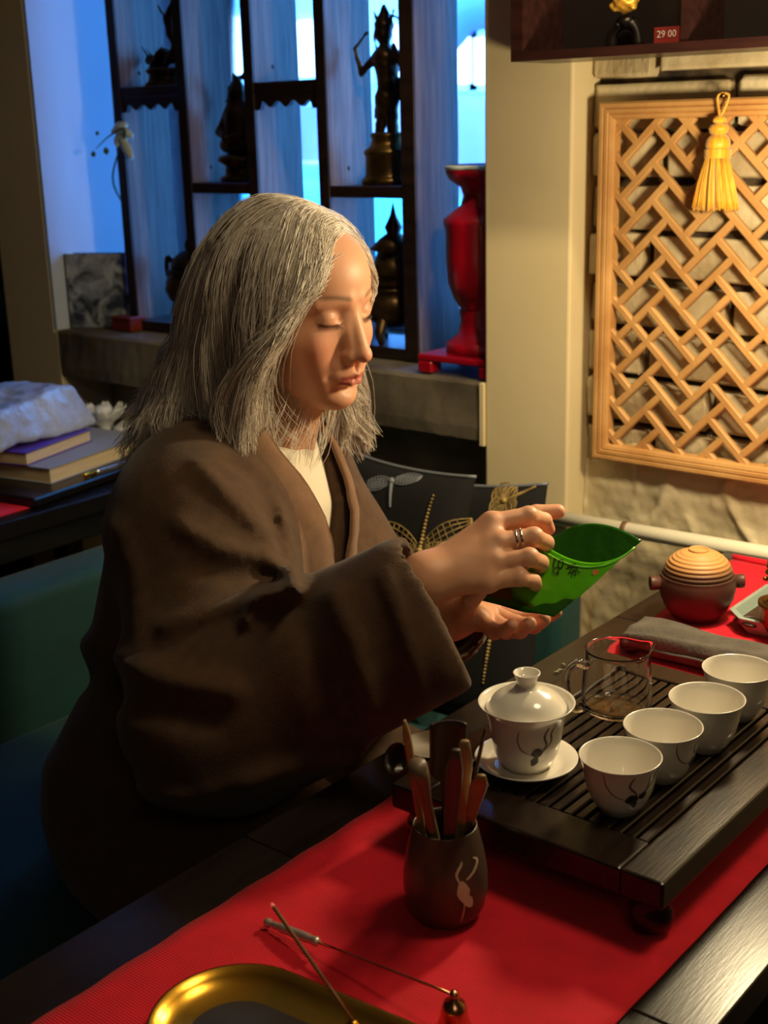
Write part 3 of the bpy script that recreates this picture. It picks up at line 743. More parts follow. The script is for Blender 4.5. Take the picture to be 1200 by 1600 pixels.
# teal cushion on a dark cupboard, seen past the left column
cq = ony(0, 520, 2.0)
cu = thing('cupboard', 'black cupboard standing in the alcove beyond the column', 'cupboard', (-2.95, 2.02, 0))
obj('body', *box(-3.3, -2.70, 1.86, 2.18, 0, .90, .004), mat('black_wood', srgb(18, 15, 15), .5), cu, smooth=False)
obj('top', *box(-3.32, -2.68, 1.85, 2.19, .9002, .925, .004), mat('black_wood', srgb(18, 15, 15), .5), cu, smooth=False)
def pillow(c, ex, ey, ez, a, b, t, n=26, pinch=.12):
    ex, ey, ez = _n(ex), _n(ey), _n(ez); c = np.array(c); V = []; 
    for s in (1, -1):
        for i in range(n):
            for j in range(n):
                u = 2*i/(n-1)-1; v = 2*j/(n-1)-1
                h = max(0, (1-u**4)*(1-v**4))**.55
                k = 1-pinch*(1-abs(v)**2)*abs(u)**3; k2 = 1-pinch*(1-abs(u)**2)*abs(v)**3
                V.append(c+ex*u*a*k+ey*v*b*k2+ez*s*t*h)
    F = []
    for s in (0, 1):
        for i in range(n-1):
            for j in range(n-1):
                q = [s*n*n+i*n+j, s*n*n+(i+1)*n+j, s*n*n+(i+1)*n+j+1, s*n*n+i*n+j+1]; F.append(q if s == 0 else q[::-1])
    return np.array(V), F
tag(obj('teal_cushion', *pillow((-2.80, 1.98, .969), (1, .2, 0), (0, 1, 0), (0, 0, 1), .14, .12, .042), mat('teal_velvet', srgb(10, 74, 100), .7, sheen=.3)), 'flat teal velvet cushion on the black alcove cupboard', 'cushion')

# ================================================================== BENCH, CUSHIONS, TABLES
M_teal = mat('teal_velvet_bench', srgb(14, 66, 62), .8, sheen=.08, col2=srgb(10, 50, 50), nscale=5, bump=.15, bscale=200)
M_black = mat('black_lacquer_wood', srgb(20, 18, 20), .32, col2=srgb(13, 12, 14), nscale=6, stretch=(5, .6, 5))
bench = thing('bench', 'teal velvet corner bench under the window sill', 'bench', (-1.4, 1.0, 0))
obj('base', *box(-1.74, -1.05, .1, 1.78, 0, .30, .004), M_black, bench, smooth=False)
obj('seat', *box(-1.735, -1.03, .09, 1.69, .3005, .438, .03, 4), M_teal, bench)
obj('backrest', *box(-1.86, -1.742, .09, 1.785, .20, .665, .025, 4), M_teal, bench)
obj('backrest', *box(-1.736, -1.05, 1.695, 1.785, .40, .66, .02, 4), M_teal, bench)

M_blk = mat('black_cotton', srgb(12, 11, 14), .85, sheen=.0, bump=.2, bscale=300)
M_emb = mat('gold_embroidery', srgb(176, 150, 92), .5, .3, col2=srgb(120, 98, 56), nscale=60)
M_emb2 = mat('silver_embroidery', srgb(120, 124, 132), .5, .2)
def cushion(label, c, ex, ey, a, b, t):
    ex = _n(ex); ey = np.array(ey, float); ey = _n(ey-ex*(ey @ ex)); ez = np.cross(ex, ey); c = np.array(c, float)
    th = thing('cushion', label, 'cushion', (c[0], c[1], .44), 'dragonfly cushions on the bench')
    V, F = pillow(c, ex, ey, ez, a, b, t, 30, .06)
    V += .004*vnoise(V, 4, 22)[:, None]*ez
    obj('cover', V, F, M_blk, th)
    def pt(u, v, off=.0):
        h = max(0, (1-u**4)*(1-v**4))**.55; k = 1-.06*(1-v*v)*abs(u)**3; k2 = 1-.06*(1-u*u)*abs(v)**3
        p = c+ex*u*a*k+ey*v*b*k2+ez*(t*h+off); return p+.004*float(vnoise(p[None], 4, 22)[0])*ez
    def uv(px, py):
        d = ray(px, py); q = c+ez*t*.8; s = ((q-CAM) @ ez)/(d @ ez); p = CAM+d*s-c
        return np.array([p @ ex/a, p @ ey/b])
    edge = [pt(*e) for e in [(-1+2*i/20, .995) for i in range(21)]]
    obj('piping', *tube(edge, .003, 6), M_emb2, th)
    def dragonfly(head, tail, wings, m, w=.05):
        h0, t0 = uv(*head), uv(*tail); n = 16; V = []; parts = []
        for i in range(n):
            s = i/(n-1); p = h0*(1-s)+t0*s; r = .0042*(1-.45*s)*(1 if i else 1.6)
            parts.append(lathe([(0, -r), (r*.8, -r*.5), (r, 0), (r*.8, r*.5), (0, r)], pt(p[0], p[1], .001), 7))
        obj('dragonfly_body', *merge(*parts), m, th)
        for wx, wy, wd in wings:
            e = uv(wx, wy); ax = e-h0; pe = np.array([-ax[1], ax[0]]); pe /= np.linalg.norm(pe)
            W = wd
            def f(p, s): q = h0+ax*(.08+.92*s)+pe*(2*p-1)*W*math.sin(math.pi*min(1, .10+.86*s))**.8; return pt(q[0], q[1], .0012)
            V, F = grid(f, 7, 12); 
            # open lace: keep a rim and the veins
            strips = []
            for pv in (0, .25, .5, .75, 1.0): strips.append(tube([f(pv, s) for s in np.linspace(0, 1, 12)], .0011, 4))
            for sv in np.linspace(.15, 1, 8): strips.append(tube([f(p, sv) for p in np.linspace(0, 1, 6)], .0008, 4))
            obj('dragonfly_wing', *merge(*strips), m, th)
    return th, dragonfly
cA, dfA = cushion('black cushion with silver and gold dragonflies behind the sleeve', ony(607, 890, 1.575), (1, -.05, -.02), (.0, .25, 1), .15, .185, .04)
dfA((612, 746), (614, 790), [(575, 752, .06), (578, 762, .05), (652, 738, .06), (650, 742, .05)], M_emb2)
dfA((661, 860), (677, 772), [(597, 818, .10), (603, 868, .09), (726, 815, .10), (715, 868, .09)], M_emb)
cB, dfB = cushion('black cushion with gold dragonfly at its raised corner near the pillar', ony(722, 938, 1.64), (1, .06, .08), (-.02, .24, 1), .15, .205, .035)
dfB((786, 778), (826, 758), [(768, 748, .10), (797, 752, .10), (766, 800, .10), (795, 806, .12)], M_emb)
dfB((770, 985), (757, 1068), [(730, 960, .08), (800, 960, .08)], M_emb)

M_table = mat('dark_oiled_table_wood', srgb(38, 30, 26), .26, col2=srgb(26, 20, 18), nscale=7, stretch=(8, .7, 8), bump=.05, bscale=60)
TX0, TX1, TZ = -.802, -.331, .75
def table(label, y0, y1):
    t = thing('table', label, 'table', ((TX0+TX1)/2, (y0+y1)/2, 0), 'dark tables set end to end')
    n = 3; xs = np.linspace(TX0, TX1, n+1)
    for i in range(n):
        obj('top_plank', *box(xs[i]+.0004, xs[i+1]-.0004, y0, y1, TZ-.03, TZ, .0015, 2), M_table, t, smooth=False)
    for x in (TX0+.03, TX1-.03):
        for y in (y0+.03, y1-.03): obj('leg', *box(x-.02, x+.02, y-.02, y+.02, 0, TZ-.0302, .003), M_black, t, smooth=False)
    obj('apron', *box(TX0+.055, TX0+.07, y0+.05, y1-.05, TZ-.09, TZ-.0302), M_black, t, smooth=False)
    obj('apron', *box(TX1-.07, TX1-.055, y0+.05, y1-.05, TZ-.09, TZ-.0302), M_black, t, smooth=False)
table('dark tea table at the near end carrying the gold oval dish', .05, .7435)
table('dark tea table in the middle carrying the slatted tea tray', .7445, 1.4415)
table('dark tea table at the far end against the wall under the clay pot', 1.4425, 1.785)

M_run = mat('red_runner_cloth', srgb(222, 8, 40), .85, col2=srgb(204, 6, 34), nscale=30, bump=.0, sheen=.05)
def runner_ribs(mt):
    nt = mt.node_tree; N = nt.nodes; L = nt.links; b = N['Principled BSDF']
    tc = N.new('ShaderNodeTexCoord'); wv = N.new('ShaderNodeTexWave'); wv.bands_direction = 'Y'; wv.inputs['Scale'].default_value = 130; wv.inputs['Distortion'].default_value = .6; wv.inputs['Detail'].default_value = 1
    L.new(tc.outputs['Object'], wv.inputs['Vector']); bp = N.new('ShaderNodeBump'); bp.inputs['Strength'].default_value = .5; bp.inputs['Distance'].default_value = .001
    L.new(wv.outputs['Fac'], bp.inputs['Height']); L.new(bp.outputs[0], b.inputs['Normal'])
runner_ribs(M_run)
def runner(u, v):
    y = .06+(1.742-.06)*v
    xl = np.interp(y, [0, .9, 1.2, 1.41, 1.76], [-.738, -.733, -.742, -.752, -.775]); xr = np.interp(y, [0, 1, 1.76], [-.392, -.390, -.400])
    e = abs(2*u-1)
    return (xl+(xr-xl)*u+.0009*math.sin(90*y)*(1 if u < .05 else .2), y, TZ+.0026+.0004*math.sin(23*y+4*u)+.0004*math.sin(17*u+9*y))
V, F = grid(runner, 24, 150)
run = thing('table_runner', 'long bright red ribbed cloth runner along the tea tables', 'table runner', (-.56, .9, TZ))
obj('cloth', *solid(V, F, .0010, 24, 150), M_run, run)
pts = [(-.774, 1.744, TZ+.0055), (-.60, 1.744, TZ+.006), (-.40, 1.742, TZ+.0055)]
obj('rolled_hem', *tube(pts, .0048, 8, 10), M_run, run)

# ------------------------------------------------------------------ slatted tea tray
M_tray = mat('dark_tea_tray_wood', srgb(44, 32, 26), .24, col2=srgb(28, 20, 17), nscale=9, stretch=(8, .6, 8), bump=.05, bscale=60)
tr = thing('tea_tray', 'dark wooden slatted tea tray on scroll feet over the red runner', 'tray', (-.541, 1.0, TZ+.003))
a0, a1, b0, b1, zt = -.678, -.404, .814, 1.196, .815
def rim(x0, x1, y0, y1): obj('border_plank', *box(x0, x1, y0, y1, zt-.025, zt, .0025, 2), M_tray, tr, smooth=False)
rim(a0, a0+.037, b0, b1); rim(a1-.038, a1, b0, b1); rim(a0+.0372, a1-.0382, b0, b0+.05); rim(a0+.0372, a1-.0382, b1-.035, b1)
ns = 16; sx0, sx1 = a0+.0385, a1-.0395; pw = (sx1-sx0)/ns
V, F = box(-pw/2+.0017, pw/2-.0017, 0, b1-b0-.0862, -.010, 0, .0012); 
for i in range(ns):
    o = obj('slat', V+[sx0+pw*(i+.5), b0+.0506, zt-.001], F, M_tray, tr, smooth=False)
obj('drip_pan', *box(a0+.037, a1-.038, b0+.05, b1-.035, zt-.024, zt-.020), mat('drip_pan_black', srgb(12, 11, 12), .3), tr, smooth=False)
for fx in (a0+.022, a1-.022):
    for fy in (b0+.024, b1-.024):
        sg = 1 if fx > -.54 else -1
        obj('scroll_foot', *lathe([(.0, .0), (.010, 0), (.016, .004), (.0185, .012), (.018, .022), (.014, .029), (.018, .033), (.019, .0360), (.0, .0361)], (fx, fy, TZ+.0036), 20, wob=.04), M_tray, tr)

# ------------------------------------------------------------------ porcelain
M_porc = mat('white_glazed_porcelain', srgb(232, 226, 214), .18, coat=.5, sss=.0)
M_inkl = mat('dark_flower_glaze', srgb(52, 40, 40), .35)
M_inkg = mat('grey_vine_glaze', srgb(112, 98, 88), .35)
def rz(prof, z):
    zs = [p[1] for p in prof]; return np.interp(z, zs, [p[0] for p in prof])
def stroke(prof, c, pts, w, off=.00025):
    """painted line on the outside of a turned body: pts (angle, z)"""
    P = spline(pts, 6*len(pts)); rows = []
    tw = np.linspace(0, 1, len(P)); ww = w*(.35+.65*np.sin(np.pi*np.clip(tw*.9+.08, 0, 1)))
    d = np.gradient(P, axis=0); V = []
    for (a, z), (da, dz), h in zip(P, d, ww):
        r = rz(prof, z); l = math.hypot(da*r, dz)+1e-9; na, nz = -dz/l, da*r/l
        for s in (-1, 1):
            a2 = a+s*h*na/max(r, .004); z2 = z+s*h*nz; r2 = rz(prof, z2)+off
            V.append((c[0]+r2*math.cos(a2), c[1]+r2*math.sin(a2), c[2]+z2))
    F = [[2*i, 2*i+1, 2*i+3, 2*i+2] for i in range(len(P)-1)]
    return np.array(V), F
def blob(prof, c, a0, z0, ra, rb, ang, off=.0003, n=16):
    V = []; ca, sa = math.cos(ang), math.sin(ang)
    pts = [(0, 0)]+[(math.cos(t)*ra*(1-.35*abs(math.sin(t))), math.sin(t)*rb) for t in np.linspace(0, 2*np.pi, n, endpoint=False)]
    for (p, q) in pts:
        x = p*ca-q*sa; z = p*sa+q*ca; zz = z0+z; r = rz(prof, zz)+off; a = a0+x/max(r, .004); V.append((c[0]+r*math.cos(a), c[1]+r*math.sin(a), c[2]+zz))
    return np.array(V), [[0, 1+i, 1+(i+1) % n] for i in range(n)]
CUP_OUT = [(.0165, 0), (.0175, .0035), (.0205, .0055), (.0245, .012), (.0285, .022), (.0308, .033), (.0330, .044), (.0352, .0505)]
CUP = [(0, .002), (.0150, .002), (.0155, 0)]+CUP_OUT+[(.0356, .0513), (.0350, .0518), (.0342, .0510), (.0322, .044), (.0296, .032), (.0270, .022), (.0222, .0115), (.013, .0072), (0, .0068)]
def cup(c, label, face):
    t = thing('teacup', label, 'teacup', c, 'white porcelain teacups on the tray')
    obj('body', *lathe(CUP, c, 48), M_porc, t)
    a = face
    obj('vine', *merge(stroke(CUP_OUT, c, [(a-.75, .049), (a-.72, .038), (a-.5, .028), (a-.1, .0235)], .00055), stroke(CUP_OUT, c, [(a+.02, .047), (a-.08, .038), (a+.1, .031), (a+.18, .026)], .0010), stroke(CUP_OUT, c, [(a+.75, .047), (a+.68, .038), (a+.4, .030), (a+.2, .027)], .0011), stroke(CUP_OUT, c, [(a+.52, .044), (a+.5, .036), (a+.45, .031)], .0007)), M_inkg, t)
    obj('flower', *merge(blob(CUP_OUT, c, a+.02, .024, .0062, .0052, .2), blob(CUP_OUT, c, a+.10, .0195, .0030, .0055, .3), blob(CUP_OUT, c, a+.36, .0265, .0045, .0032, .4)), M_inkl, t)
    return t
CP = [onz(967, 1262, zt+.001), onz(1033, 1212, zt+.001), onz(1101, 1166, zt+.001), onz(1150, 1117, zt+.001)]
LBL = ['white porcelain teacup with dark flower nearest the tray corner', 'white teacup second from the tray corner, nearly behind the flowered one', 'white teacup third from the tray corner, right of the glass pitcher', 'white teacup farthest along the tray, beside the grey towel']
first = None
for i, (p, lb) in enumerate(zip(CP, LBL)):
    p = np.array([p[0], p[1], zt+.0002])
    if first is None: first = cup(p, lb, -.72); 
    else:
        c2 = clone(first, p, lb); c2.rotation_euler = (0, 0, [0, .75, 2.6, 3.0][i])

# gaiwan: saucer, bowl, lid
gp = onz(822, 1196, zt+.004); gp = np.array([gp[0], gp[1], zt+.0002])
gs = thing('gaiwan_saucer', 'white porcelain saucer under the lidded tea bowl', 'saucer', gp)
obj('dish', *lathe([(0, .002), (.022, .002), (.023, 0), (.026, 0), (.027, .0025), (.036, .005), (.0472, .0125), (.0478, .0135), (.0470, .0140), (.036, .0075), (.027, .0052), (.024, .0066), (.022, .0052), (0, .0048)], gp, 56), M_porc, gs)
GB_OUT = [(.022, 0), (.0225, .003), (.0255, .006), (.0295, .015), (.0325, .030), (.0345, .044), (.0375, .054), (.0425, .061), (.0440, .0625)]
gb = gp+[0, 0, .0056]
ga = thing('gaiwan', 'white porcelain lidded tea bowl with dark flower on its saucer', 'gaiwan', gb)
obj('bowl', *lathe([(0, .002), (.0205, .002), (.0210, 0)]+GB_OUT+[(.0443, .0632), (.0436, .0636), (.0415, .0618), (.0362, .0552), (.0328, .044), (.0308, .030), (.0275, .016), (.018, .0085), (0, .008)], gb, 56), M_porc, ga)
fa = -.72
obj('vine', *merge(stroke(GB_OUT, gb, [(fa-.45, .050), (fa-.5, .040), (fa-.40, .030), (fa-.1, .024)], .0006), stroke(GB_OUT, gb, [(fa+.30, .052), (fa+.22, .042), (fa+.30, .034), (fa+.2, .028)], .0012), stroke(GB_OUT, gb, [(fa+.5, .053), (fa+.42, .044), (fa+.45, .036), (fa+.22, .027)], .0009)), M_inkg, ga)
obj('flower', *merge(blob(GB_OUT, gb, fa+.04, .0265, .0058, .0052, .1), blob(GB_OUT, gb, fa-.02, .0175, .0036, .0055, -.4)), M_inkl, ga)
LID = [(0, .0575), (.034, .0575), (.0368, .0568), (.0372, .0575), (.0355, .0605), (.030, .0675), (.021, .0735), (.0125, .0762), (.0100, .0775), (.0088, .0810), (.0098, .0860), (.0122, .0905), (.0124, .0915), (.0112, .0912), (.0090, .0865), (.006, .0845), (0, .0842)]
ld = obj('lid', *lathe(LID, gb, 56), M_porc, ga)

# glass pitcher
M_glass = mat('clear_glass', (1, 1, 1, 1), .0, trans=1.0, ior=1.46)
jp = onz(963, 1108, zt+.001); jp = np.array([jp[0], jp[1], zt+.0002])
jg = thing('glass_pitcher', 'clear glass tea pitcher with handle standing on the tray slats', 'pitcher', jp)
def pitcher(u, v):
    prof = [(0, .0), (.022, .0), (.031, .002), (.0348, .008), (.0355, .020), (.0342, .040), (.0318, .056), (.0318, .0645), (.0328, .0670), (.0318, .0676), (.0303, .0655), (.0300, .056), (.0324, .040), (.0337, .020), (.0330, .0095), (.0295, .005), (.021, .004), (0, .004)]
    i = v*(len(prof)-1); k = min(int(i), len(prof)-2); f = i-k; r = prof[k][0]*(1-f)+prof[k+1][0]*f; z = prof[k][1]*(1-f)+prof[k+1][1]*f
    a = u*2*math.pi; sp = math.exp(-((a-.9+math.pi) % (2*math.pi)-math.pi)**2/.10)*max(0, (z-.048)/.02)
    r *= 1+.17*min(sp, 1.0); z += .003*min(sp, 1)
    return (jp[0]+r*math.cos(a), jp[1]+r*math.sin(a), jp[2]+z)
obj('vessel', *grid(pitcher, 56, 52, closed_u=True), M_glass, jg)
ha = -2.2; dv = np.array([math.cos(ha), math.sin(ha), 0])
obj('handle', *tube([jp+dv*.0325+[0, 0, .053], jp+dv*.043+[0, 0, .057], jp+dv*.0535+[0, 0, .050], jp+dv*.055+[0, 0, .034], jp+dv*.0505+[0, 0, .016], jp+dv*.045+[0, 0, .0075], jp+dv*.036+[0, 0, .0085]], [.0050, .0044, .0042, .0040, .0040, .0042, .0052], 12, 40), M_glass, jg)

# ------------------------------------------------------------------ tea tools in a brown stoneware holder
M_stone = mat('brown_stoneware', srgb(92, 76, 64), .3, col2=srgb(64, 52, 44), nscale=14, bump=.15, bscale=80, coat=.15)
vp = onz(697, 1432, TZ); vp = np.array([vp[0], vp[1], TZ+.0038])
HV_OUT = [(.024, 0), (.027, .002), (.0325, .012), (.0352, .026), (.0350, .042), (.0322, .060), (.0285, .076), (.0268, .0835)]
hv = thing('tool_holder', 'brown stoneware vase with a white crane holding tea tools', 'vase', vp)
obj('body', *lathe([(0, .001), (.023, .001)]+HV_OUT+[(.0266, .0845), (.0256, .0846), (.0250, .0835), (.0266, .076), (.0302, .060), (.0325, .042), (.030, .02), (.02, .010), (0, .009)], vp, 48), M_stone, hv)
wa = -.50; M_crane = mat('pale_crane_glaze', srgb(196, 176, 148), .4)
obj('crane', *merge(blob(HV_OUT, vp, wa, .040, .0060, .0105, .15), blob(HV_OUT, vp, wa+.12, .031, .0045, .0075, .5), stroke(HV_OUT, vp, [(wa-.08, .048), (wa-.15, .056), (wa-.02, .063), (wa+.02, .066)], .0012), stroke(HV_OUT, vp, [(wa+.1, .050), (wa+.35, .055), (wa+.52, .062), (wa+.38, .066)], .0014), stroke(HV_OUT, vp, [(wa+.02, .030), (wa+.0, .020), (wa-.04, .012)], .0008)), M_crane, hv)
M_bam = mat('bamboo_tool', srgb(176, 146, 104), .45, col2=srgb(150, 118, 78), nscale=20, stretch=(4, 4, .5))
M_dkw = mat('dark_rosewood_tool', srgb(46, 30, 24), .4, col2=srgb(30, 20, 17), nscale=14)
dep0 = 0.955
def tool(name, label, m, top, low, dt, dl, build):
    A = atd(*top, dt); B = atd(*low, dl)
    t = thing(name, label, 'tea tool', (B[0], B[1], B[2]), 'tea tools in the stoneware vase')
    build(t, A, B, m); return t
zin = vp+[0, 0, .010]
def inside(dx, dy): return zin+np.array([dx, dy, .002])
def stick(r0, r1, flat=1.0, tip=True):
    def f(t, A, B, m):
        P = spline([B, A], 14); sc = np.interp(np.linspace(0, 1, 14), [0, .9, 1], [r1, r0, r0*.35 if tip else r0])
        obj('shaft', *sweep(P, circ(1, 10, flat), up=RC[:, 2], scale=sc), m, t)
    return f
def ttool(name, label, m, u, v, dep, rimpx, fn):
    A = atd(u, v, dep); R = onz(*rimpx, vp[2]+.084); d = R-vp; l = math.hypot(d[0], d[1])
    if l > .0195: R[:2] = vp[:2]+d[:2]*.0195/l
    e = A-R; t = 0
    while t < 1.2:                                      # let it slide down until it meets the wall or the floor
        B = R-e*t
        if B[2] < vp[2]+.0125 or math.hypot(B[0]-vp[0], B[1]-vp[1]) > .0215: break
        t += .01
    t = thing(name, label, 'tea tool', tuple(B), 'tea tools in the stoneware vase'); fn(t, A, B, m); return t
ttool('tea_pick', 'thin pointed bamboo pick, leftmost of the tools in the vase', M_bam, 632, 1126, .975, (658, 1288), stick(.0034, .0030))
def scoop(t, A, B, m):
    ax = _n(A-B); side = _n(np.cross(ax, RC[:, 2])); fr = np.cross(side, ax)
    L = np.linalg.norm(A-B)
    def f(p, s): w = np.interp(s, [0, .45, .55, 1], [.004, .005, .0155, .0158]); a = (p-.5)*2.4; return B+ax*L*s+side*w*math.sin(a)+fr*w*.55*(math.cos(a)-1)
    V, F = grid(f, 11, 22); obj('blade', *solid(V, F, .0016, 11, 22), m, t)
ttool('tea_scoop', 'wide dark rosewood tea scoop standing highest in the vase', M_dkw, 700, 1124, 1.01, (698, 1272), scoop)
def paddle(t, A, B, m):
    P = spline([B, A], 16); sc = [np.array(q) for q in zip(np.interp(np.linspace(0, 1, 16), [0, .5, .85, 1], [.004, .0052, .0072, .0035]), np.full(16, .0016))]
    obj('shaft', *sweep(P, circ(1, 10), up=RC[:, 2], scale=sc), m, t)
ttool('tea_tongs', 'flat dark bamboo tongs leaning at the middle of the vase', mat('grey_bamboo_tool', srgb(84, 72, 62), .45), 712, 1172, .950, (702, 1306), paddle)
ttool('tea_knife', 'reddish-brown wooden tea knife behind the tongs', M_bam, 726, 1158, .968, (719, 1294), paddle)
ttool('tea_needle', 'thin dark metal tea needle leaning right in the vase', mat('dark_steel', srgb(70, 62, 58), .3, .9), 758, 1138, .985, (738, 1276), stick(.0016, .0018))
ttool('tea_spoon', 'short bamboo tea spoon leaning right behind the needle', M_bam, 752, 1212, .975, (742, 1288), paddle)
def plug(t, A, B, m):
    P = spline([B, A], 12); sc = np.interp(np.linspace(0, 1, 12), [0, .72, .74, .9, .92, 1], [.004, .0045, .0068, .0062, .0085, .0072]); obj('shaft', *sweep(P, circ(1, 12), up=RC[:, 2], scale=sc), m, t)
ttool('tea_brush', 'turned wooden brush handle beside the bamboo pick', mat('brown_handle', srgb(124, 104, 84), .4), 652, 1196, .955, (677, 1300), plug)
fp = atd(622, 1187, 1.045)
fu = thing('tea_funnel', 'small dark wooden tea strainer ring behind the vase', 'tea strainer', (fp[0], fp[1], fp[2]-.012))
axf = _n(-RC[:, 2]*.6+RC[:, 0]*-.7+np.array([0, 0, .35])); s1 = _n(np.cross(axf, [0, 0, 1])); s2v = np.cross(s1, axf)
obj('ring', *lathe([(.0085, -.012), (.0125, .0), (.0135, .003), (.0122, .003), (.0105, -.002), (.007, -.012)], fp, 24, cap=False, M=np.stack([s1, s2v, axf])), M_dkw, fu)
obj('handle', *tube([fp-axf*.012, fp-axf*.02+(zin-fp)*.5, zin+np.array([-.006, .012, .07])], .0028, 8, 10), M_dkw, fu)

# cream dish between tray and table edge
dp = onz(655, 1176, TZ); 
tag(obj('cream_dish', *lathe([(0, 0), (.018, 0), (.020, .002), (.031, .008), (.032, .009), (.030, .009), (.02, .0035), (0, .003)], (-.762, .985, TZ+.0004), 36), M_porc), 'small cream dish half hidden under the coat sleeve', 'dish')

# ------------------------------------------------------------------ gold oval dish, incense, snuffer
M_gold2 = mat('polished_gold', srgb(226, 172, 60), .24, 1.0)
M_steel = mat('brushed_steel_inlay', srgb(150, 140, 120), .22, .9, col2=srgb(120, 112, 98), nscale=5)
def stadium(c, hl, hw, ang, n=28):
    out = []; ca, sa = math.cos(ang), math.sin(ang)
    for t in np.linspace(-np.pi/2, np.pi/2, n): out.append((hl-hw+hw*math.cos(t), hw*math.sin(t)))
    for t in np.linspace(np.pi/2, 3*np.pi/2, n): out.append((-(hl-hw)+hw*math.cos(t), hw*math.sin(t)))
    return np.array([(c[0]+x*ca-y*sa, c[1]+x*sa+y*ca) for x, y in out])
def ovalring(c, rows, ang):
    """rows: (half length, half width, z) loops -> surface"""
    V = []; 
    for hl, hw, z in rows: V.append(np.c_[stadium(c, hl, hw, ang), np.full(56, z)])
    F = []
    for i in range(len(rows)-1):
        for j in range(56): k = (j+1) % 56; F.append([i*56+j, i*56+k, (i+1)*56+k, (i+1)*56+j])
    return np.concatenate(V), F
gc = (-.530, .545); gang = .10; gz0 = TZ+.0042
gd = thing('gold_dish', 'polished gold oval dish with steel floor on the red runner', 'dish', (gc[0], gc[1], gz0))
HL, HW = .135, .064
V, F = ovalring(gc, [(HL-.03, HW-.03, gz0), (HL-.014, HW-.014, gz0+.0012), (HL-.003, HW-.003, gz0+.009), (HL, HW, gz0+.0145), (HL+.0002, HW+.0002, gz0+.0155), (HL-.0016, HW-.0016, gz0+.0155), (HL-.006, HW-.006, gz0+.010), (HL-.016, HW-.016, gz0+.0048), (HL-.0275, HW-.0275, gz0+.0022)], gang)
obj('rim', V, F, M_gold2, gd)
V, F = ovalring(gc, [(HL-.0275, HW-.0275, gz0+.0023), (HL-.034, HW-.034, gz0+.0019), (HL-.05, HW-.045, gz0+.0019)], gang)
F.append([2*56+j for j in range(56)])
obj('steel_floor', V, F, M_steel, gd)
hp = onz(552, 1606, gz0+.004)
obj('stick_holder', *lathe([(0, 0), (.008, 0), (.008, .002), (.004, .005), (.0022, .008), (0, .008)], (hp[0], hp[1], gz0+.0021), 16), M_gold2, gd)
it = thing('incense_stick', 'thin brown incense stick with glowing tip leaning out of the gold dish', 'incense stick', (hp[0], hp[1], gz0+.0101))
tipp = onz(424, 1412, gz0+.055); bs = np.array([hp[0], hp[1], gz0+.0103])
obj('stick', *tube([bs, bs+(tipp-bs)*.97], [.0011, .0016, .0017], 8, 8), mat('incense_brown', srgb(128, 78, 46), .7), it)
obj('ember', *tube([bs+(tipp-bs)*.971, tipp], [.0018, .0012], 8, 4), mat('ember_ash', srgb(196, 150, 140), .8, emit=srgb(255, 90, 60), estr=.3), it)
M_rose = mat('rose_gold', srgb(216, 160, 120), .22, 1.0)
s0 = onz(414, 1440, TZ+.008); s1p = onz(714, 1556, TZ+.030); sb = onz(710, 1590, TZ+.012)
sn = thing('candle_snuffer', 'rose-gold candle snuffer with long handle lying beside the incense', 'candle snuffer', (sb[0], sb[1], TZ+.0038))
sd = s1p-s0
obj('bell', *lathe([(.0125, .0), (.0128, .0015), (.0108, .008), (.0095, .016), (.0075, .0215), (.003, .024), (.0035, .028), (.0, .0295), (0, .0265), (.006, .020), (.0085, .012), (.0118, .0)], (sb[0], sb[1], TZ+.0040), 28, cap=False), M_rose, sn)
tp_ = np.array([sb[0], sb[1], TZ+.0315])
obj('rod', *tube([s0+sd*.30, tp_], .0011, 8, 6), M_rose, sn)
obj('grip', *sweep(spline([s0, s0+sd*.31], 24), circ(1, 12), scale=np.interp(np.linspace(0, 1, 24), [0, .03, .08, .12, .2, .24, .3, .8, .86, .9, .95, 1], [.002, .0042, .0042, .002, .0038, .0026, .0040, .0042, .0030, .0036, .0044, .0016])), mat('pearl_grip', srgb(212, 190, 176), .25, .6), sn)
obj('hinge', *lathe([(0, -.0035), (.003, -.0025), (.0036, 0), (.003, .0025), (0, .0035)], tp_, 14), M_rose, sn)

# ------------------------------------------------------------------ far end: clay pot, towel, celadon tray with incense figure
M_clay = mat('dark_red_clay', srgb(86, 54, 44), .45, col2=srgb(70, 42, 36), nscale=16, bump=.1, bscale=120)
M_clayl = mat('tan_ribbed_clay', srgb(196, 142, 84), .5, col2=srgb(172, 118, 66), nscale=12)
pp = onz(1087, 967, TZ); pp = np.array([pp[0], pp[1], TZ+.0040])
pt_ = thing('clay_pot', 'dark clay lidded pot with ribbed tan dome lid and side lugs', 'teapot', pp)
PO = [(.026, 0), (.030, .001), (.040, .013), (.0475, .030), (.050, .044), (.0490, .054), (.0475, .0585)]
obj('bowl', *lathe([(0, 0)]+PO+[(.0478, .0595), (.0465, .0598), (.0452, .0585), (.046, .05), (.04, .02), (0, .012)], pp, 48), M_clay, pt_)
lidp = [(0, .0560)]; rr = []
for i in range(40):
    s = i/39; a = s*math.pi/2*.97; r = .0452*math.cos(a)**.8+.0; z = .0560+.0365*math.sin(a)
    lidp.append((max(r, .0005)+.0009*math.sin(s*60)*(1 if s < .8 else 0), z))
lidp.append((0, .0925))
ld2 = obj('lid', *lathe(lidp, pp, 56), M_clayl, pt_)
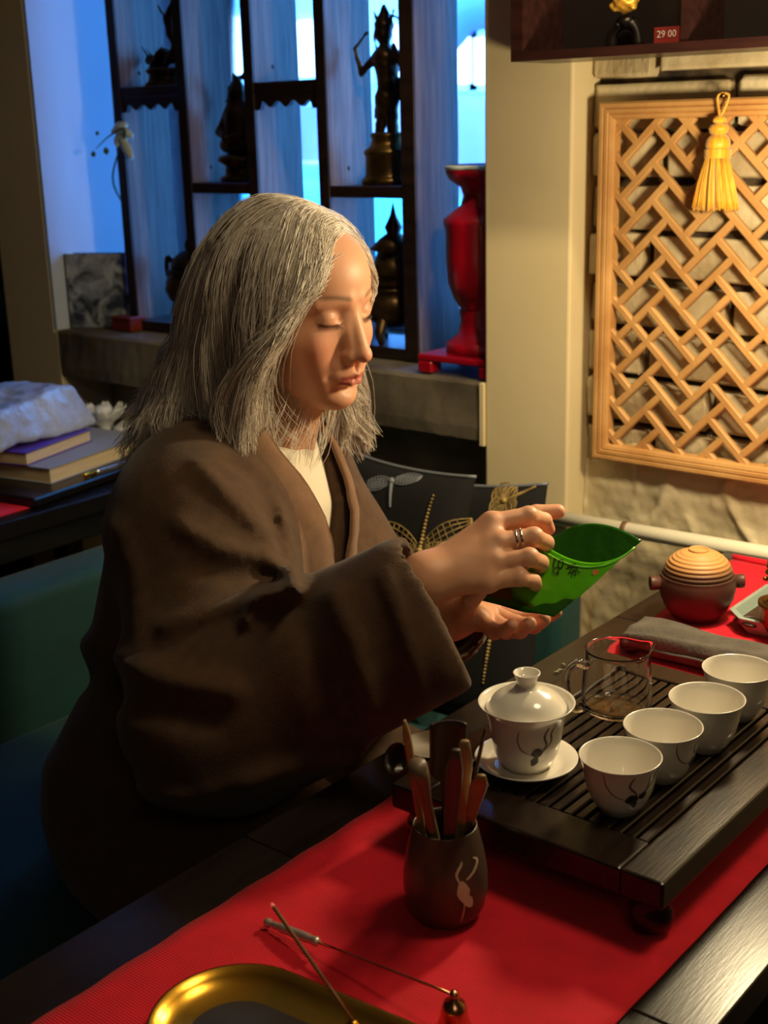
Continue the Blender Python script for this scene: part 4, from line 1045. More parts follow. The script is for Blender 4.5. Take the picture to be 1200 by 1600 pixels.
def lid_grade():
    nt = M_clayl.node_tree; N = nt.nodes; L = nt.links; tc = N.new('ShaderNodeTexCoord'); sp = N.new('ShaderNodeSeparateXYZ'); L.new(tc.outputs['Object'], sp.inputs[0])
    mr = N.new('ShaderNodeMapRange'); mr.inputs['From Min'].default_value = .066; mr.inputs['From Max'].default_value = .080; L.new(sp.outputs['Z'], mr.inputs['Value'])
    mx = N.new('ShaderNodeMix'); mx.data_type = 'RGBA'; mx.inputs[6].default_value = srgb(92, 66, 48); mx.inputs[7].default_value = srgb(198, 144, 86); L.new(mr.outputs[0], mx.inputs[0]); L.new(mx.outputs[2], N['Principled BSDF'].inputs['Base Color'])
lid_grade()                                   # lid colour grades from dark brown below to tan above
obj('lid_ring', *lathe([(.0125, .0905), (.0132, .0935), (.0125, .0945), (.0112, .0935), (.0108, .0905)], pp, 32, cap=False), M_clayl, pt_)
for s in (-1, 1):
    dr = np.array([RC[0, 0]*s, RC[1, 0]*s, 0]); dr = _n(dr); pe = np.array([-dr[1], dr[0], 0]); c = pp+dr*.0535+[0, 0, .048]
    A, B = c-dr*.007, c+dr*.006
    obj('lug', *lathe([(.0055, -.008), (.0085, -.006), (.0098, .006), (.0092, .008), (.0060, .008), (.0045, .0), (.0045, -.008)], c, 20, cap=False, M=np.stack([pe, np.array([0, 0, 1.]), dr+np.array([0, -.25, .1])])), M_clay, pt_)

M_towel = mat('grey_towel', srgb(96, 90, 82), .9, col2=srgb(76, 70, 64), nscale=30, bump=.6, bscale=220, bdist=.002)
def towel(u, v):
    a = u*2*math.pi; x = -.732+.27*v; y0 = 1.352+.006*math.sin(5*v); sq = lambda t: math.copysign(abs(t)**.62, t)
    f = min(1, v/.03+.55, (1-v)/.03+.55)
    hx = .030*(1+.06*math.sin(9*v+1)); hz = .0175*(1+.05*math.sin(13*v))
    return (x+.02*math.sin(a)*(.3 if v < .1 else .1), y0+hx*sq(math.cos(a))*f, TZ+.0046+hz+hz*sq(math.sin(a))*f+.0012*math.sin(7*a+11*v))
V, F = grid(towel, 40, 50, closed_u=True, flip=True); F.append([i*50 for i in range(40)]); F.append([i*50+49 for i in range(40)][::-1])
tw = thing('tea_towel', 'folded dark grey tea towel lying across the runner behind the tray', 'towel', (-.6, 1.36, TZ+.004))
obj('roll', V, F, M_towel, tw)
obj('fold_edge', *tube([(-.728+.26*s, 1.352-.0285+.004*math.sin(5*s), TZ+.019+.001*math.sin(20*s)) for s in np.linspace(0, 1, 16)], .0022, 6), M_towel, tw)

M_cel = mat('celadon_glaze', srgb(150, 168, 160), .2, coat=.4)
kx, ky = onz(1132, 985, TZ)[:2]; kz = TZ+.0042
ct = thing('celadon_tray', 'pale celadon octagonal tray at the far right on the runner', 'tray', (kx+.11, ky+.09, kz))
def octo(x0, x1, y0, y1, c, z): return np.array([(x0+c, y0, z), (x1-c, y0, z), (x1, y0+c, z), (x1, y1-c, z), (x1-c, y1, z), (x0+c, y1, z), (x0, y1-c, z), (x0, y0+c, z)])
ox0, ox1, oy0, oy1 = kx-.0, kx+.21, ky-.012, ky+.15
L_ = [octo(ox0+.012, ox1-.012, oy0+.012, oy1-.012, .02, kz), octo(ox0+.006, ox1-.006, oy0+.006, oy1-.006, .022, kz+.008), octo(ox0, ox1, oy0, oy1, .024, kz+.022), octo(ox0+.006, ox1-.006, oy0+.006, oy1-.006, .022, kz+.0225), octo(ox0+.011, ox1-.011, oy0+.011, oy1-.011, .02, kz+.010)]
V = np.concatenate(L_); F = []
for i in range(4):
    for j in range(8): k_ = (j+1) % 8; F.append([i*8+j, i*8+k_, (i+1)*8+k_, (i+1)*8+j])
F += [list(range(8))[::-1], [32+j for j in range(8)]]
obj('dish', V, F, M_cel, ct, smooth=False)
obj('dark_floor', *extrude_poly([(p[0], p[1]) for p in octo(ox0+.013, ox1-.013, oy0+.013, oy1-.013, .019, 0)], (0, 0, kz+.0103), (1, 0, 0), (0, 1, 0), .0008), mat('dark_brown_glaze', srgb(52, 36, 28), .3), ct, smooth=False)
sp_ = []
c0_ = onz(1172, 976, kz+.012)
for k in range(30): a = k*.33; r = .003+.0006*k; sp_.append((c0_[0]+r*math.cos(a), c0_[1]+r*math.sin(a), kz+.0150))
tag(obj('incense_coil', *tube(sp_, [.0012, .002, .0022], 6), mat('coil_brown', srgb(60, 40, 34), .4)), 'dark coiled incense lying in the celadon tray', 'incense coil')
bp_ = onz(1222, 985, kz+.0112); bp_ = np.array([bp_[0], bp_[1], kz+.0113])
ib = thing('brass_burner', 'round brass incense pot standing in the celadon tray', 'incense burner', bp_)
obj('pot', *lathe([(0, 0), (.020, 0), (.022, .004), (.027, .012), (.029, .022), (.0285, .030), (.0315, .034), (.0315, .038), (.026, .0385), (.025, .034), (.02, .03), (0, .029)], bp_, 40), mat('ornate_brass', srgb(150, 112, 58), .3, .9, col2=srgb(70, 48, 28), nscale=45, bump=.9, bscale=110, bdist=.004), ib)
fb = bp_+[0, 0, .0300]
def fig_pet(P):
    d = s_ell(P, (0, 0, .012), (.019, .015, .013)); d = smin(d, s_cone(P, (-.006, 0, .02), (-.008, -.002, .045), .011, .008), .006)
    d = smin(d, s_ell(P, (-.012, -.003, .056), (.012, .010, .011)), .004); d = smin(d, s_cone(P, (-.008, 0, .064), (-.004, 0, .078), .005, .002), .003)
    for k in range(7):
        a = k*.9; d = smin(d, s_ell(P, (-.012+.012*math.cos(a), -.004-.008*math.sin(a), .040+.0045*math.sin(2*a)), (.004, .004, .004)), .002)
    d = smin(d, s_cone(P, (.012, 0, .018), (.022, .0, .045), .006, .003), .004)
    return d+.0008*vnoise(P, 2, 420)
V, Q = sdf(lambda P: fig_pet(P-fb.astype(np.float32)), fb+[-.03, -.03, -.002], fb+[.03, .03, .085], .0015)
tag(obj('brass_figurine', V, Q, mat('warm_brass', srgb(196, 146, 70), .28, .95, col2=srgb(110, 74, 36), nscale=50), fast=True), 'small brass lion figurine seated on the brass incense pot', 'figurine')
# tea leaf crumbs on the table edge
for i, (u, v) in enumerate([(880, 1040), (874, 1049), (883, 1050), (869, 1052), (887, 1046)]):
    q = onz(u, v, TZ); a = i*1.3; l = .0035+.001*(i % 3)
    tag(obj('tea_leaf', *tube([(q[0]-l*math.cos(a), q[1]-l*math.sin(a), TZ+.0012), (q[0], q[1], TZ+.0022), (q[0]+l*math.cos(a), q[1]+l*math.sin(a), TZ+.0013)], [.0005, .0011, .0004], 6, 7), mat('dry_tea_leaf', srgb(150, 150, 120), .7)), 'tiny dry tea leaf crumb on the table edge by the glass pitcher', 'tea leaf', 'tea leaf crumbs')

# ================================================================== LEFT TABLE WITH BOOKS
t2 = thing('table', 'black lacquered side table with a stack of books at the left', 'table', (-2.15, 1.3, 0))
obj('top', *box(-2.44, -1.866, .75, 1.785, .717, .75, .002), M_black, t2, smooth=False)
obj('apron', *box(-2.42, -1.876, .77, 1.77, .672, .7168, .002), M_black, t2, smooth=False)
for x in (-2.38, -1.93):
    for y in (.82, 1.72): obj('leg', *box(x-.025, x+.025, y-.025, y+.025, 0, .6718, .003), M_black, t2, smooth=False)
V, F = grid(lambda u, v: (-2.30+.40*u, .76+.56*v, .7524+.0005*math.sin(20*v)), 8, 20)
tag(obj('red_cloth', *solid(V, F, .0016, 8, 20), mat('red_cloth_left', srgb(190, 16, 50), .8)), 'red cloth lying on the black side table at the left edge', 'cloth')
tb = thing('lacquer_tray', 'flat black lacquer tray under the big grey book', 'tray', (-2.1, 1.48, .75))
obj('board', *obox((-2.115, 1.47, .7615), (.20, .03, 0), (-.03, .20, 0), (0, 0, .0085), .003), M_black, tb, smooth=False)
def book(name, label, corner, e1, e2, l1, l2, th, cover, page, grp=None):
    e1 = _n(e1); e2 = _n(np.array(e2)-e1*(np.array(e2) @ e1)); c = np.array(corner, float); ct_ = c+e1*l1/2+e2*l2/2
    t = thing(name, label, 'book', tuple(ct_), grp)
    ct3 = ct_+[0, 0, th/2]
    obj('pages', *obox(ct3, e1*(l1/2-.003), e2*(l2/2-.003), (0, 0, th/2-.0022)), page, t, smooth=False)
    obj('cover', *obox(ct_+[0, 0, th-.001], e1*l1/2, e2*l2/2, (0, 0, .001), .0005), cover, t, smooth=False)
    obj('back_cover', *obox(ct_+[0, 0, .001], e1*l1/2, e2*l2/2, (0, 0, .001), .0005), cover, t, smooth=False)
    obj('spine', *obox(ct3+e2*(l2/2-.001), e1*l1/2, e2*.001, (0, 0, th/2-.0021)), cover, t, smooth=False)
    return t
M_page = mat('cream_pages', srgb(216, 196, 158), .8, col2=srgb(196, 174, 136), nscale=200, stretch=(.05, .05, 4))
q0 = onz(80, 757, .7705); z0 = .7702
book('large_book', 'large grey hardcover book at the bottom of the left stack', (q0[0], q0[1], z0), (-.20, .97, 0), (-.97, -.2, 0), .30, .24, .030, mat('grey_cloth_cover', srgb(140, 144, 156), .7), M_page)
q1 = onz(42, 730, .8002)
book('purple_book', 'smaller book with purple cover on top of the grey book', (q1[0]-.004, q1[1]+.004, .8005), (-.28, .96, 0), (-.96, -.28, 0), .205, .15, .025, mat('purple_cover', srgb(80, 50, 150), .5), M_page)
# parcel wrapped in clear crinkled film
M_film = mat('crinkled_film', srgb(220, 228, 240), .22, trans=.35, bump=.9, bscale=24, bdist=.01, col2=srgb(190, 200, 220), nscale=9)
c = np.array([-2.145, 1.435, .8262]); e1 = _n([-.22, .97, 0]); e2 = _n([-.97, -.22, 0])
def parcel(P):
    q = P-(c+np.array([0, 0, .040])).astype(np.float32); x = q @ e1.astype(np.float32); y = q @ e2.astype(np.float32); z = q[..., 2]
    dx = np.abs(x)-(.118-.012*(z/.04)); dy = np.abs(y)-(.085-.014*(z/.04)); dz = np.abs(z)-(.026+.014*np.clip(-y/.085, -1, 1)*0+.006*np.sin(x*22))
    d = np.sqrt(np.maximum(dx, 0)**2+np.maximum(dy, 0)**2+np.maximum(dz, 0)**2)+np.minimum(np.maximum(dx, np.maximum(dy, dz)), 0)-.013
    n = np.abs(vnoise(P, 12, 55))*.007+np.abs(vnoise(P, 15, 120))*.003
    return np.maximum(d+n-.003, -(z+.0395))
V, Q = sdf(parcel, c+[-.18, -.18, -.004], c+[.18, .18, .10], .0045, 1)
pk = thing('wrapped_parcel', 'pale parcel wrapped in crinkled clear film on the purple book', 'parcel', tuple(c))
obj('wrapping', V, Q, M_film, pk, fast=True)
obj('inner_box', *obox(c+[0, 0, .034], e1*.098, e2*.068, (0, 0, .024), .003), mat('white_carton', srgb(205, 208, 214), .7), pk, smooth=False)
# white porcelain lotus candle holder
lp = onz(187, 663, .7712); lp = np.array([lp[0], min(lp[1], 1.735), .7508]); M_bisque = mat('white_bisque', srgb(226, 228, 232), .35)
lo = thing('lotus_bowl', 'white porcelain lotus-shaped bowl on petalled saucer by the books', 'bowl', lp)
def petals(n, r0, r1, z0, z1, w, tilt, nm):
    for k in range(n):
        a = k*2*math.pi/n
        def f(p, s, a=a):
            ww = w*math.sin(math.pi*(.18+.74*s))**.8*(2*p-1); r = r0+(r1-r0)*s; z = z0+(z1-z0)*s**1.6+.004*(2*p-1)**2
            return lp+np.array([r*math.cos(a)-ww*math.sin(a), r*math.sin(a)+ww*math.cos(a), z])
        V, F = grid(f, 6, 8); obj(nm, *solid(V, F, .0022, 6, 8), M_bisque, lo)
obj('saucer', *lathe([(0, 0), (.035, 0), (.045, .006), (.047, .009), (.03, .007), (0, .006)], lp, 28), M_bisque, lo)
petals(8, .028, .060, .009, .022, .014, 0, 'saucer_petal')
obj('stem', *lathe([(.02, .006), (.012, .014), (.012, .026), (.024, .036), (.034, .048), (.032, .050), (.02, .040), (0, .038)], lp, 24), M_bisque, lo)
petals(8, .026, .050, .038, .066, .015, 0, 'bowl_petal')
obj('candle', *lathe([(0, .038), (.019, .038), (.019, .066), (.014, .070), (0, .071)], lp, 20), mat('white_wax', srgb(225, 228, 235), .5, sss=.2), lo)
pe0 = onz(140, 752, .772); pe1 = onz(215, 733, .772)
pn = thing('pen', 'silver pen with gold clip lying at the edge of the lacquer tray', 'pen', (pe0[0], pe0[1], .7702))
pd = pe1-pe0; pd[2] = 0; pA = np.array([-1.925, 1.44, .7755]); pB = pA+_n([-.06, 1, 0])*.13
obj('barrel', *sweep(spline([pA+(pB-pA)*.22, pB], 12), circ(1, 12), scale=np.interp(np.linspace(0, 1, 12), [0, .9, 1], [.0048, .0048, .002])), mat('silver_barrel', srgb(210, 214, 222), .2, .9), pn)
obj('cap', *sweep(spline([pA, pA+(pB-pA)*.215], 10), circ(1, 12), scale=np.interp(np.linspace(0, 1, 10), [0, .1, .3, .35, .6, .65, 1], [.003, .005, .005, .0042, .0042, .0052, .0052])), M_gold2, pn)

# ================================================================== THE PERSON
HC = np.array([-1.050, 1.115, 1.190]); HSC = .97
def head_axes(yaw, pit, rol):
    F = np.array([math.cos(yaw)*math.cos(pit), math.sin(yaw)*math.cos(pit), -math.sin(pit)])
    Lf = np.array([-math.sin(yaw), math.cos(yaw), 0]); Uu = np.cross(F, Lf)
    Lr = Lf*math.cos(rol)+Uu*math.sin(rol); return np.stack([F, Lr, np.cross(F, Lr)])
HM = head_axes(math.radians(1), math.radians(9), math.radians(2))      # rows: forward, her left, up
def h2w(p): return HC+HSC*(np.asarray(p, float) @ HM)
person = thing('person', 'seated grey-haired person in a brown wool coat pouring tea from a green pouch', 'person', (-1.15, 1.05, .44))
M_skin = mat('skin', srgb(214, 160, 128), .48, sss=.12, bump=.08, bscale=400, bdist=.0006)
def face(q):
    """q: head space (forward, left, up), metres; eyes at z=0"""
    d = s_ell(q, (-.018, 0, .036), (.096, .075, .083))
    d = smin(d, s_ell(q, (.030, 0, -.018), (.058, .061, .088)), .03)
    d = smin(d, s_ell(q, (.040, 0, .045), (.047, .055, .045)), .02)               # forehead
    d = smin(d, s_cone(q, (-.005, -.050, -.062), (.062, -.016, -.094), .016, .016), .025)   # jaw
    d = smin(d, s_cone(q, (-.005, .050, -.062), (.062, .016, -.094), .016, .016), .025)
    d = smin(d, s_ell(q, (.070, 0, -.098), (.020, .022, .016)), .014)             # chin
    for s in (-1, 1):
        d = smin(d, s_ell(q, (.052, s*.042, -.030), (.026, .020, .024)), .02)     # cheekbone
        d = smin(d, s_ell(q, (.060, s*.028, -.062), (.022, .020, .022)), .018)
        d = smin(d, s_cone(q, (.083, s*.010, .025), (.066, s*.046, .021), .0075, .006), .010)   # brow ridge
        d = smax(d, -s_ell(q, (.096, s*.031, .005), (.017, .018, .0125)), .010)  # socket
        d = smin(d, s_ell(q, (.0685, s*.0315, .004), (.0145, .0158, .0125)), .003)   # eyeball under the lid
        d = smin(d, s_cone(q, (.0835, s*.0225, -.0025), (.0745, s*.0455, -.0005), .0022, .0016), .003)   # lid margin
        d = smin(d, s_cone(q, (.079, s*.018, -.012), (.066, s*.046, -.010), .003, .002), .006)      # lower lid fold
        d = smin(d, s_ell(q, (-.010, s*.076, -.012), (.016, .007, .030)), .006)   # ear
    d = smin(d, s_cone(q, (.084, 0, .012), (.1040, 0, -.034), .0068, .0088), .008)         # nose bridge
    for s in (-1, 1): d = smin(d, s_cone(q, (.080, s*.008, .002), (.0935, s*.0085, -.036), .0070, .0092), .008)   # nose flanks
    d = smin(d, s_ell(q, (.1050, 0, -.0385), (.0112, .0108, .0090)), .005)
    for s in (-1, 1):
        d = smin(d, s_ell(q, (.0925, s*.0140, -.0420), (.0110, .0066, .0078)), .005)
        d = smax(d, -s_ell(q, (.0990, s*.0070, -.0500), (.0050, .0030, .0026)), .002)
        d = smax(d, -s_cone(q, (.0925, s*.022, -.046), (.083, s*.034, -.066), .0010, .0002), .009)   # smile fold
    d = smin(d, s_ell(q, (.082, 0, -.062), (.016, .026, .018)), .012)             # mouth mound
    d = smin(d, s_cone(q, (.0965, 0, -.0635), (.0830, .0215, -.0690), .0040, .0022), .0035)
    d = smin(d, s_cone(q, (.0965, 0, -.0635), (.0830, -.0215, -.0690), .0040, .0022), .0035)
    lowl = s_cone(q, (.0938, -.007, -.0750), (.0938, .007, -.0750), .0050, .0050)
    for s in (-1, 1): lowl = smin(lowl, s_cone(q, (.0938, s*.007, -.0750), (.0835, s*.0200, -.0712), .0050, .0024), .003)
    d = smin(d, lowl, .0035)
    d = smax(d, -s_cone(q, (.1000, 0, -.0692), (.0900, .0190, -.0698), .0008, .0001), .0022)
    d = smax(d, -s_cone(q, (.1000, 0, -.0692), (.0900, -.0190, -.0698), .0008, .0001), .0022)
    d = smax(d, -s_ell(q, (.097, 0, -.0545), (.006, .0030, .007)), .004)           # philtrum
    d = smax(d, -s_ell(q, (.096, 0, -.0850), (.010, .016, .0045)), .008)           # below the lip
    return d
NB = np.array([-1.092, 1.095, 1.030])
def headneck(P):
    q = ((P-HC.astype(np.float32)) @ HM.T.astype(np.float32))/np.float32(HSC)
    d = face(q)*HSC
    a = h2w((-.020, 0, -.045)); d = smin(d, s_cone(P, a, NB+[-.005, 0, -.03], .050, .054), .022)
    d = smin(d, s_cone(P, h2w((.030, 0, -.085)), NB+[.035, 0, -.01], .022, .020), .02)
    for s in (-1, 1): d = smin(d, s_cone(P, h2w((-.02, s*.05, -.05)), NB+[.05, s*.012, -.02], .010, .008), .014)
    return d
V1, Q1 = sdf(headneck, HC+[-.14, -.12, -.22], HC+[.15, .12, .14], .0021, 1)
# hidden trunk and arms under the clothes, coarser
BA = math.radians(20); BF = np.array([math.cos(BA), math.sin(BA), 0]); BLf = np.array([-math.sin(BA), math.cos(BA), 0]); BC = np.array([-1.12, 1.06, 0])
def bw(f, l, z): p = BC+BF*f+BLf*l; p[2] = z; return p
SHR, SHL = bw(.02, -.160, .965), bw(0, .150, .965)
ELR, ELL = np.array([-.945, .850, .775]), np.array([-1.03, 1.235, .75])
WRR = atd(662, 908, 1.300); WRL = atd(700, 962, 1.40)
def trunk(P):
    d = s_ellr(P, (-1.12, 1.06, .88), (.105, .155, .17), BA); d = smin(d, s_ell(P, (-1.20, 1.04, .60), (.12, .16, .20)), .08)
    d = smin(d, s_cone(P, NB+[0, 0, .0], NB+[-.02, -.02, -.10], .050, .07), .03)
    for a, b, c in ((SHR, ELR, WRR), (SHL, ELL, WRL)):
        d = smin(d, s_cone(P, a, b, .052, .042), .03); d = smin(d, s_cone(P, b, c, .040, .0255), .015)
    for y in (.97, 1.14): d = smin(d, s_cone(P, (-1.22, y, .53), (-.84, y, .56), .085, .06), .04)
    return d
V2, Q2 = sdf(trunk, (-1.40, .74, .44), (-.68, 1.42, 1.08), .011, 1)
# hands: joints (wrist, then MCP, PIP, DIP, tip of index, middle, ring, little, and the thumb)
RJ = dict(w=(664, 906, 1.300), f=[[(768, 818, 1.315), (826, 806, 1.322), (850, 813, 1.340), (857, 827, 1.358)], [(780, 848, 1.300), (834, 839, 1.302), (853, 848, 1.325), (854, 865, 1.346)], [(775, 879, 1.290), (827, 871, 1.288), (845, 879, 1.309), (846, 895, 1.330)], [(762, 908, 1.286), (812, 902, 1.283), (834, 908, 1.299), (840, 922, 1.318)]], t=[(700, 872, 1.335), (775, 830, 1.365), (838, 803, 1.368), (872, 799, 1.366)])
LJ = dict(w=(700, 962, 1.40), f=[[(765, 950, 1.42), (815, 968, 1.405), (848, 966, 1.375), (868, 957, 1.350)], [(762, 956, 1.395), (806, 976, 1.375), (834, 978, 1.345), (850, 968, 1.322)], [(757, 962, 1.375), (790, 984, 1.350), (812, 986, 1.325), (828, 974, 1.305)], [(750, 968, 1.355), (772, 986, 1.335), (788, 986, 1.315), (800, 976, 1.300)]], t=[(722, 955, 1.37), (728, 945, 1.335), (737, 934, 1.305), (750, 924, 1.292)])
def hand_fn(J):
    w = atd(*J['w']); fs = [[atd(*p) for p in f] for f in J['f']]; th = [atd(*p) for p in J['t']]
    def fn(P):
        d = None
        for k, f in enumerate(fs):
            e = s_cone(P, w+(f[0]-w)*.05, f[0], .019, .0118)
            d = e if d is None else smin(d, e, .012)
        d = smin(d, s_cone(P, fs[0][0], fs[3][0], .0095, .0085), .010)
        d = smin(d, s_cone(P, w, th[0], .019, .014), .014); d = smin(d, s_cone(P, th[0], th[1], .0145, .0115), .012)
        R = [.0096, .0098, .0095, .0086]
        for r, f in zip(R, fs):
            e = s_cone(P, f[0], f[1], r*1.10, r*.98); e = smin(e, s_cone(P, f[1], f[2], r*.96, r*.86), .0022); e = smin(e, s_cone(P, f[2], f[3], r*.86, r*.74), .0022)
            e = smin(e, s_ell(P, f[1], (r*1.06,)*3), .003); d = smin(d, e, .0034)
        e = s_cone(P, th[1], th[2], .0112, .0100); e = smin(e, s_cone(P, th[2], th[3], .0100, .0078), .002); d = smin(d, e, .005)
        return d
    pts = np.array([w]+sum(fs, [])+th)
    return fn, pts
def hand(J, elbow):
    fn, pts = hand_fn(J); w = atd(*J['w']); back = w+_n(elbow-w)*.10
    g = lambda P: smin(fn(P), s_cone(P, w, back, .0225, .030), .018)
    lo = np.minimum(pts.min(0), back)-.035; hi = np.maximum(pts.max(0), back)+.035
    return sdf(g, lo, hi, .0018, 1)
V3, Q3 = hand(RJ, ELR); V4, Q4 = hand(LJ, ELL)
n1, n2, n3 = len(V1), len(V1)+len(V2), len(V1)+len(V2)+len(V3)
BV = np.concatenate([V1, V2, V3, V4]); BQ = np.concatenate([Q1, Q2+n1, Q3+n2, Q4+n3])
body = obj('body', BV, BQ, M_skin, person, fast=True)
# the skin's own colours: lips, cheeks, brows, lash line, nails
ql = ((BV-HC) @ HM.T)/HSC
col = np.tile(np.array(srgb(214, 158, 124)[:3]), (len(BV), 1))
def tint(mask, c): 
    global col
    col = col*(1-mask[:, None])+np.array(c[:3])*mask[:, None]
gs_ = lambda p, c, r: np.exp(-(((p-np.array(c))/np.array(r))**2).sum(1))
ishead = np.arange(len(BV)) < n1
tint(ishead*.45*np.clip(gs_(ql, (.075, -.045, -.035), (.03, .025, .025))+gs_(ql, (.075, .045, -.035), (.03, .025, .025)), 0, 1), srgb(214, 128, 104))
tint(ishead*.5*gs_(ql, (.112, 0, -.042), (.012, .014, .012)), srgb(212, 128, 106))
ax = np.abs(ql[:, 1])
lipz = -.0695-.0015*(ax/.02)**2
lip = ishead*np.clip(1.6-((ql[:, 2]-lipz)/.0072)**2*1.6, 0, 1)*np.clip((.0235-ax)/.004, 0, 1)*(ql[:, 0] > .075)
tint(lip*.85, srgb(176, 84, 72))
lash = ishead*np.exp(-((ql[:, 2]-(-.0038+.002*((ax-.031)/.014)**2))/.0016)**2)*np.clip((.0165-np.abs(ax-.032))/.003, 0, 1)*(ql[:, 0] > .06)
tint(lash*.9, srgb(48, 30, 26))
lidc = ishead*.35*np.exp(-((ql[:, 2]-.010)/.006)**2)*np.clip((.020-np.abs(ax-.031))/.006, 0, 1)*(ql[:, 0] > .06)
tint(lidc, srgb(150, 96, 80))
brow = ishead*np.exp(-((ql[:, 2]-(.0265+.004*np.sin((ax-.010)/.04*2.4)))/.0030)**2)*np.clip((ax-.009)/.006, 0, 1)*np.clip((.052-ax)/.010, 0, 1)*(ql[:, 0] > .05)
tint(brow*.8, srgb(104, 78, 60))
for J in (RJ, LJ):
    w = atd(*J['w'])
    for f in J['f']+[J['t']]:
        tipc = atd(*f[3]); dpt = atd(*f[2]); tint(.4*np.exp(-((BV-tipc)**2).sum(1)/.010**2), srgb(222, 138, 118))
ca = body.data.color_attributes.new('skin_col', 'FLOAT_COLOR', 'POINT')
ca.data.foreach_set('color', np.c_[col, np.ones(len(BV))].astype(np.float32).ravel())
attr_color(M_skin, 'skin_col')
# eyelashes
lv = []
for s in (-1, 1):
    for k in range(16):
        t = k/15; y = s*(.020+.027*t); x = .0845-.012*t**1.5+.0015; b = np.array([x, y, -.0045+.001*t]); e = b+np.array([.0026, s*.0012*t, -.0034])
        lv.append(tube([h2w(b), h2w((b+e)/2+[.0008, 0, -.0006]), h2w(e)], [.0004, .0003, .0001], 4, 5))
obj('eyelashes', *merge(*lv), mat('lash', srgb(36, 24, 20), .6), person)
# ring on the middle finger
f = RJ['f'][1]; a, b = atd(*f[0]), atd(*f[1]); dirr = _n(b-a); rc = a+(b-a)*.55; s1 = _n(np.cross(dirr, [0, 0, 1])); s2_ = np.cross(s1, dirr)
M_silver = mat('silver', srgb(220, 216, 208), .18, 1.0)
for o_ in (-.0026, .0026):
    obj('ring', *lathe([(.0098, -.0011), (.0108, -.0011), (.0110, 0), (.0108, .0011), (.0098, .0011)], rc+dirr*o_, 28, cap=False, M=np.stack([s1, s2_, dirr])), M_silver, person)
rs = atd(812, 827, 1.297)
obj('ring_stone', *lathe([(0, -.0015), (.0016, -.0006), (.0018, .0004), (0, .0016)], rs, 8), M_silver, person)

# ------------------------------------------------------------------ shirt and coat
M_shirt = mat('cream_knit', srgb(232, 222, 200), .8, bump=.25, bscale=300)
def shirt(P):
    d = s_ellr(P, (-1.112, 1.065, .885), (.103, .150, .165), BA); d = smin(d, s_cone(P, NB+[.0, 0, .006], NB+[-.005, -.01, -.07], .058, .085), .03)
    return smax(d, P[..., 2]-(1.030+.35*(P[..., 0]+1.05)*-1), .006)
V, Q = sdf(shirt, (-1.28, .88, .70), (-.93, 1.26, 1.10), .006, 1)
obj('shirt', V, Q, M_shirt, person, fast=True)

CUFT = atd(628, 868, 1.285); CUFB = atd(722, 1078, 1.235)            # cuff: upper and lower end
def quadcone(P, a0, a1, b0, b1, ra, rb, n=6, k=.03):
    """web of rounded cones between the lines a0-a1 and b0-b1"""
    d = None
    for i in range(n):
        t = i/(n-1); e = s_cone(P, a0*(1-t)+b0*t, a1*(1-t)+b1*t, ra[0]*(1-t)+rb[0]*t, ra[1]*(1-t)+rb[1]*t)
        d = e if d is None else smin(d, e, k)
    return d
def capl(P, pts, r):
    d = None
    for a, b in zip(pts, pts[1:]):
        e = s_cone(P, a, b, r, r); d = e if d is None else np.minimum(d, e)
    return d
LOWE = np.array([-.930, .885, .745])
def ycv(z): return -.012+.012*np.clip((1.04-z)/.24, 0, 1)
def wv_(z): return .056*np.clip((z-.790)/.235, 0, 1)
FOLDS = [  # soft wool folds on the side that faces the room: (outline points in picture coordinates, half width, height)
    ([(312, 727), (370, 785), (420, 840), (445, 900)], 15, .010), ([(280, 820), (340, 855), (410, 870), (445, 892)], 15, .011),
    ([(255, 978), (320, 958), (385, 935), (455, 918)], 16, .013), ([(385, 968), (405, 932), (462, 918)], 13, .012),
    ([(440, 800), (452, 850), (462, 920)], 9, .009), ([(360, 720), (405, 760), (428, 815), (434, 870)], 12, -.005),
    ([(300, 890), (370, 905), (440, 905)], 16, -.005), ([(180, 830), (205, 900), (215, 1000)], 22, .010),
    ([(110, 1000), (160, 1020), (260, 1060), (360, 1080)], 22, .012), ([(130, 1060), (220, 1110), (330, 1130)], 20, -.007),
    ([(520, 930), (550, 1000), (580, 1110)], 20, .008), ([(470, 960), (500, 1060), (540, 1170)], 24, -.006), ([(600, 900), (630, 980), (660, 1090)], 14, .005),
    ([(90, 1200), (180, 1240), (300, 1260), (450, 1210), (570, 1190)], 24, .012), ([(140, 1300), (260, 1290), (360, 1250)], 22, -.007)]
def fold_disp(P):
    q = (P-CAM.astype(np.float32)) @ RC.astype(np.float32); u = 600+FPX*q[..., 0]/q[..., 2]; v = 800-FPX*q[..., 1]/q[..., 2]
    uv = np.stack([u, v, np.zeros_like(u)], -1).astype(np.float32); s = np.zeros_like(u)
    for pts, w, h in FOLDS:
        dl = capl(uv, [np.array([a, b, 0.]) for a, b in pts], 0.0); s += h*np.exp(-(dl/w)**2)
    return s
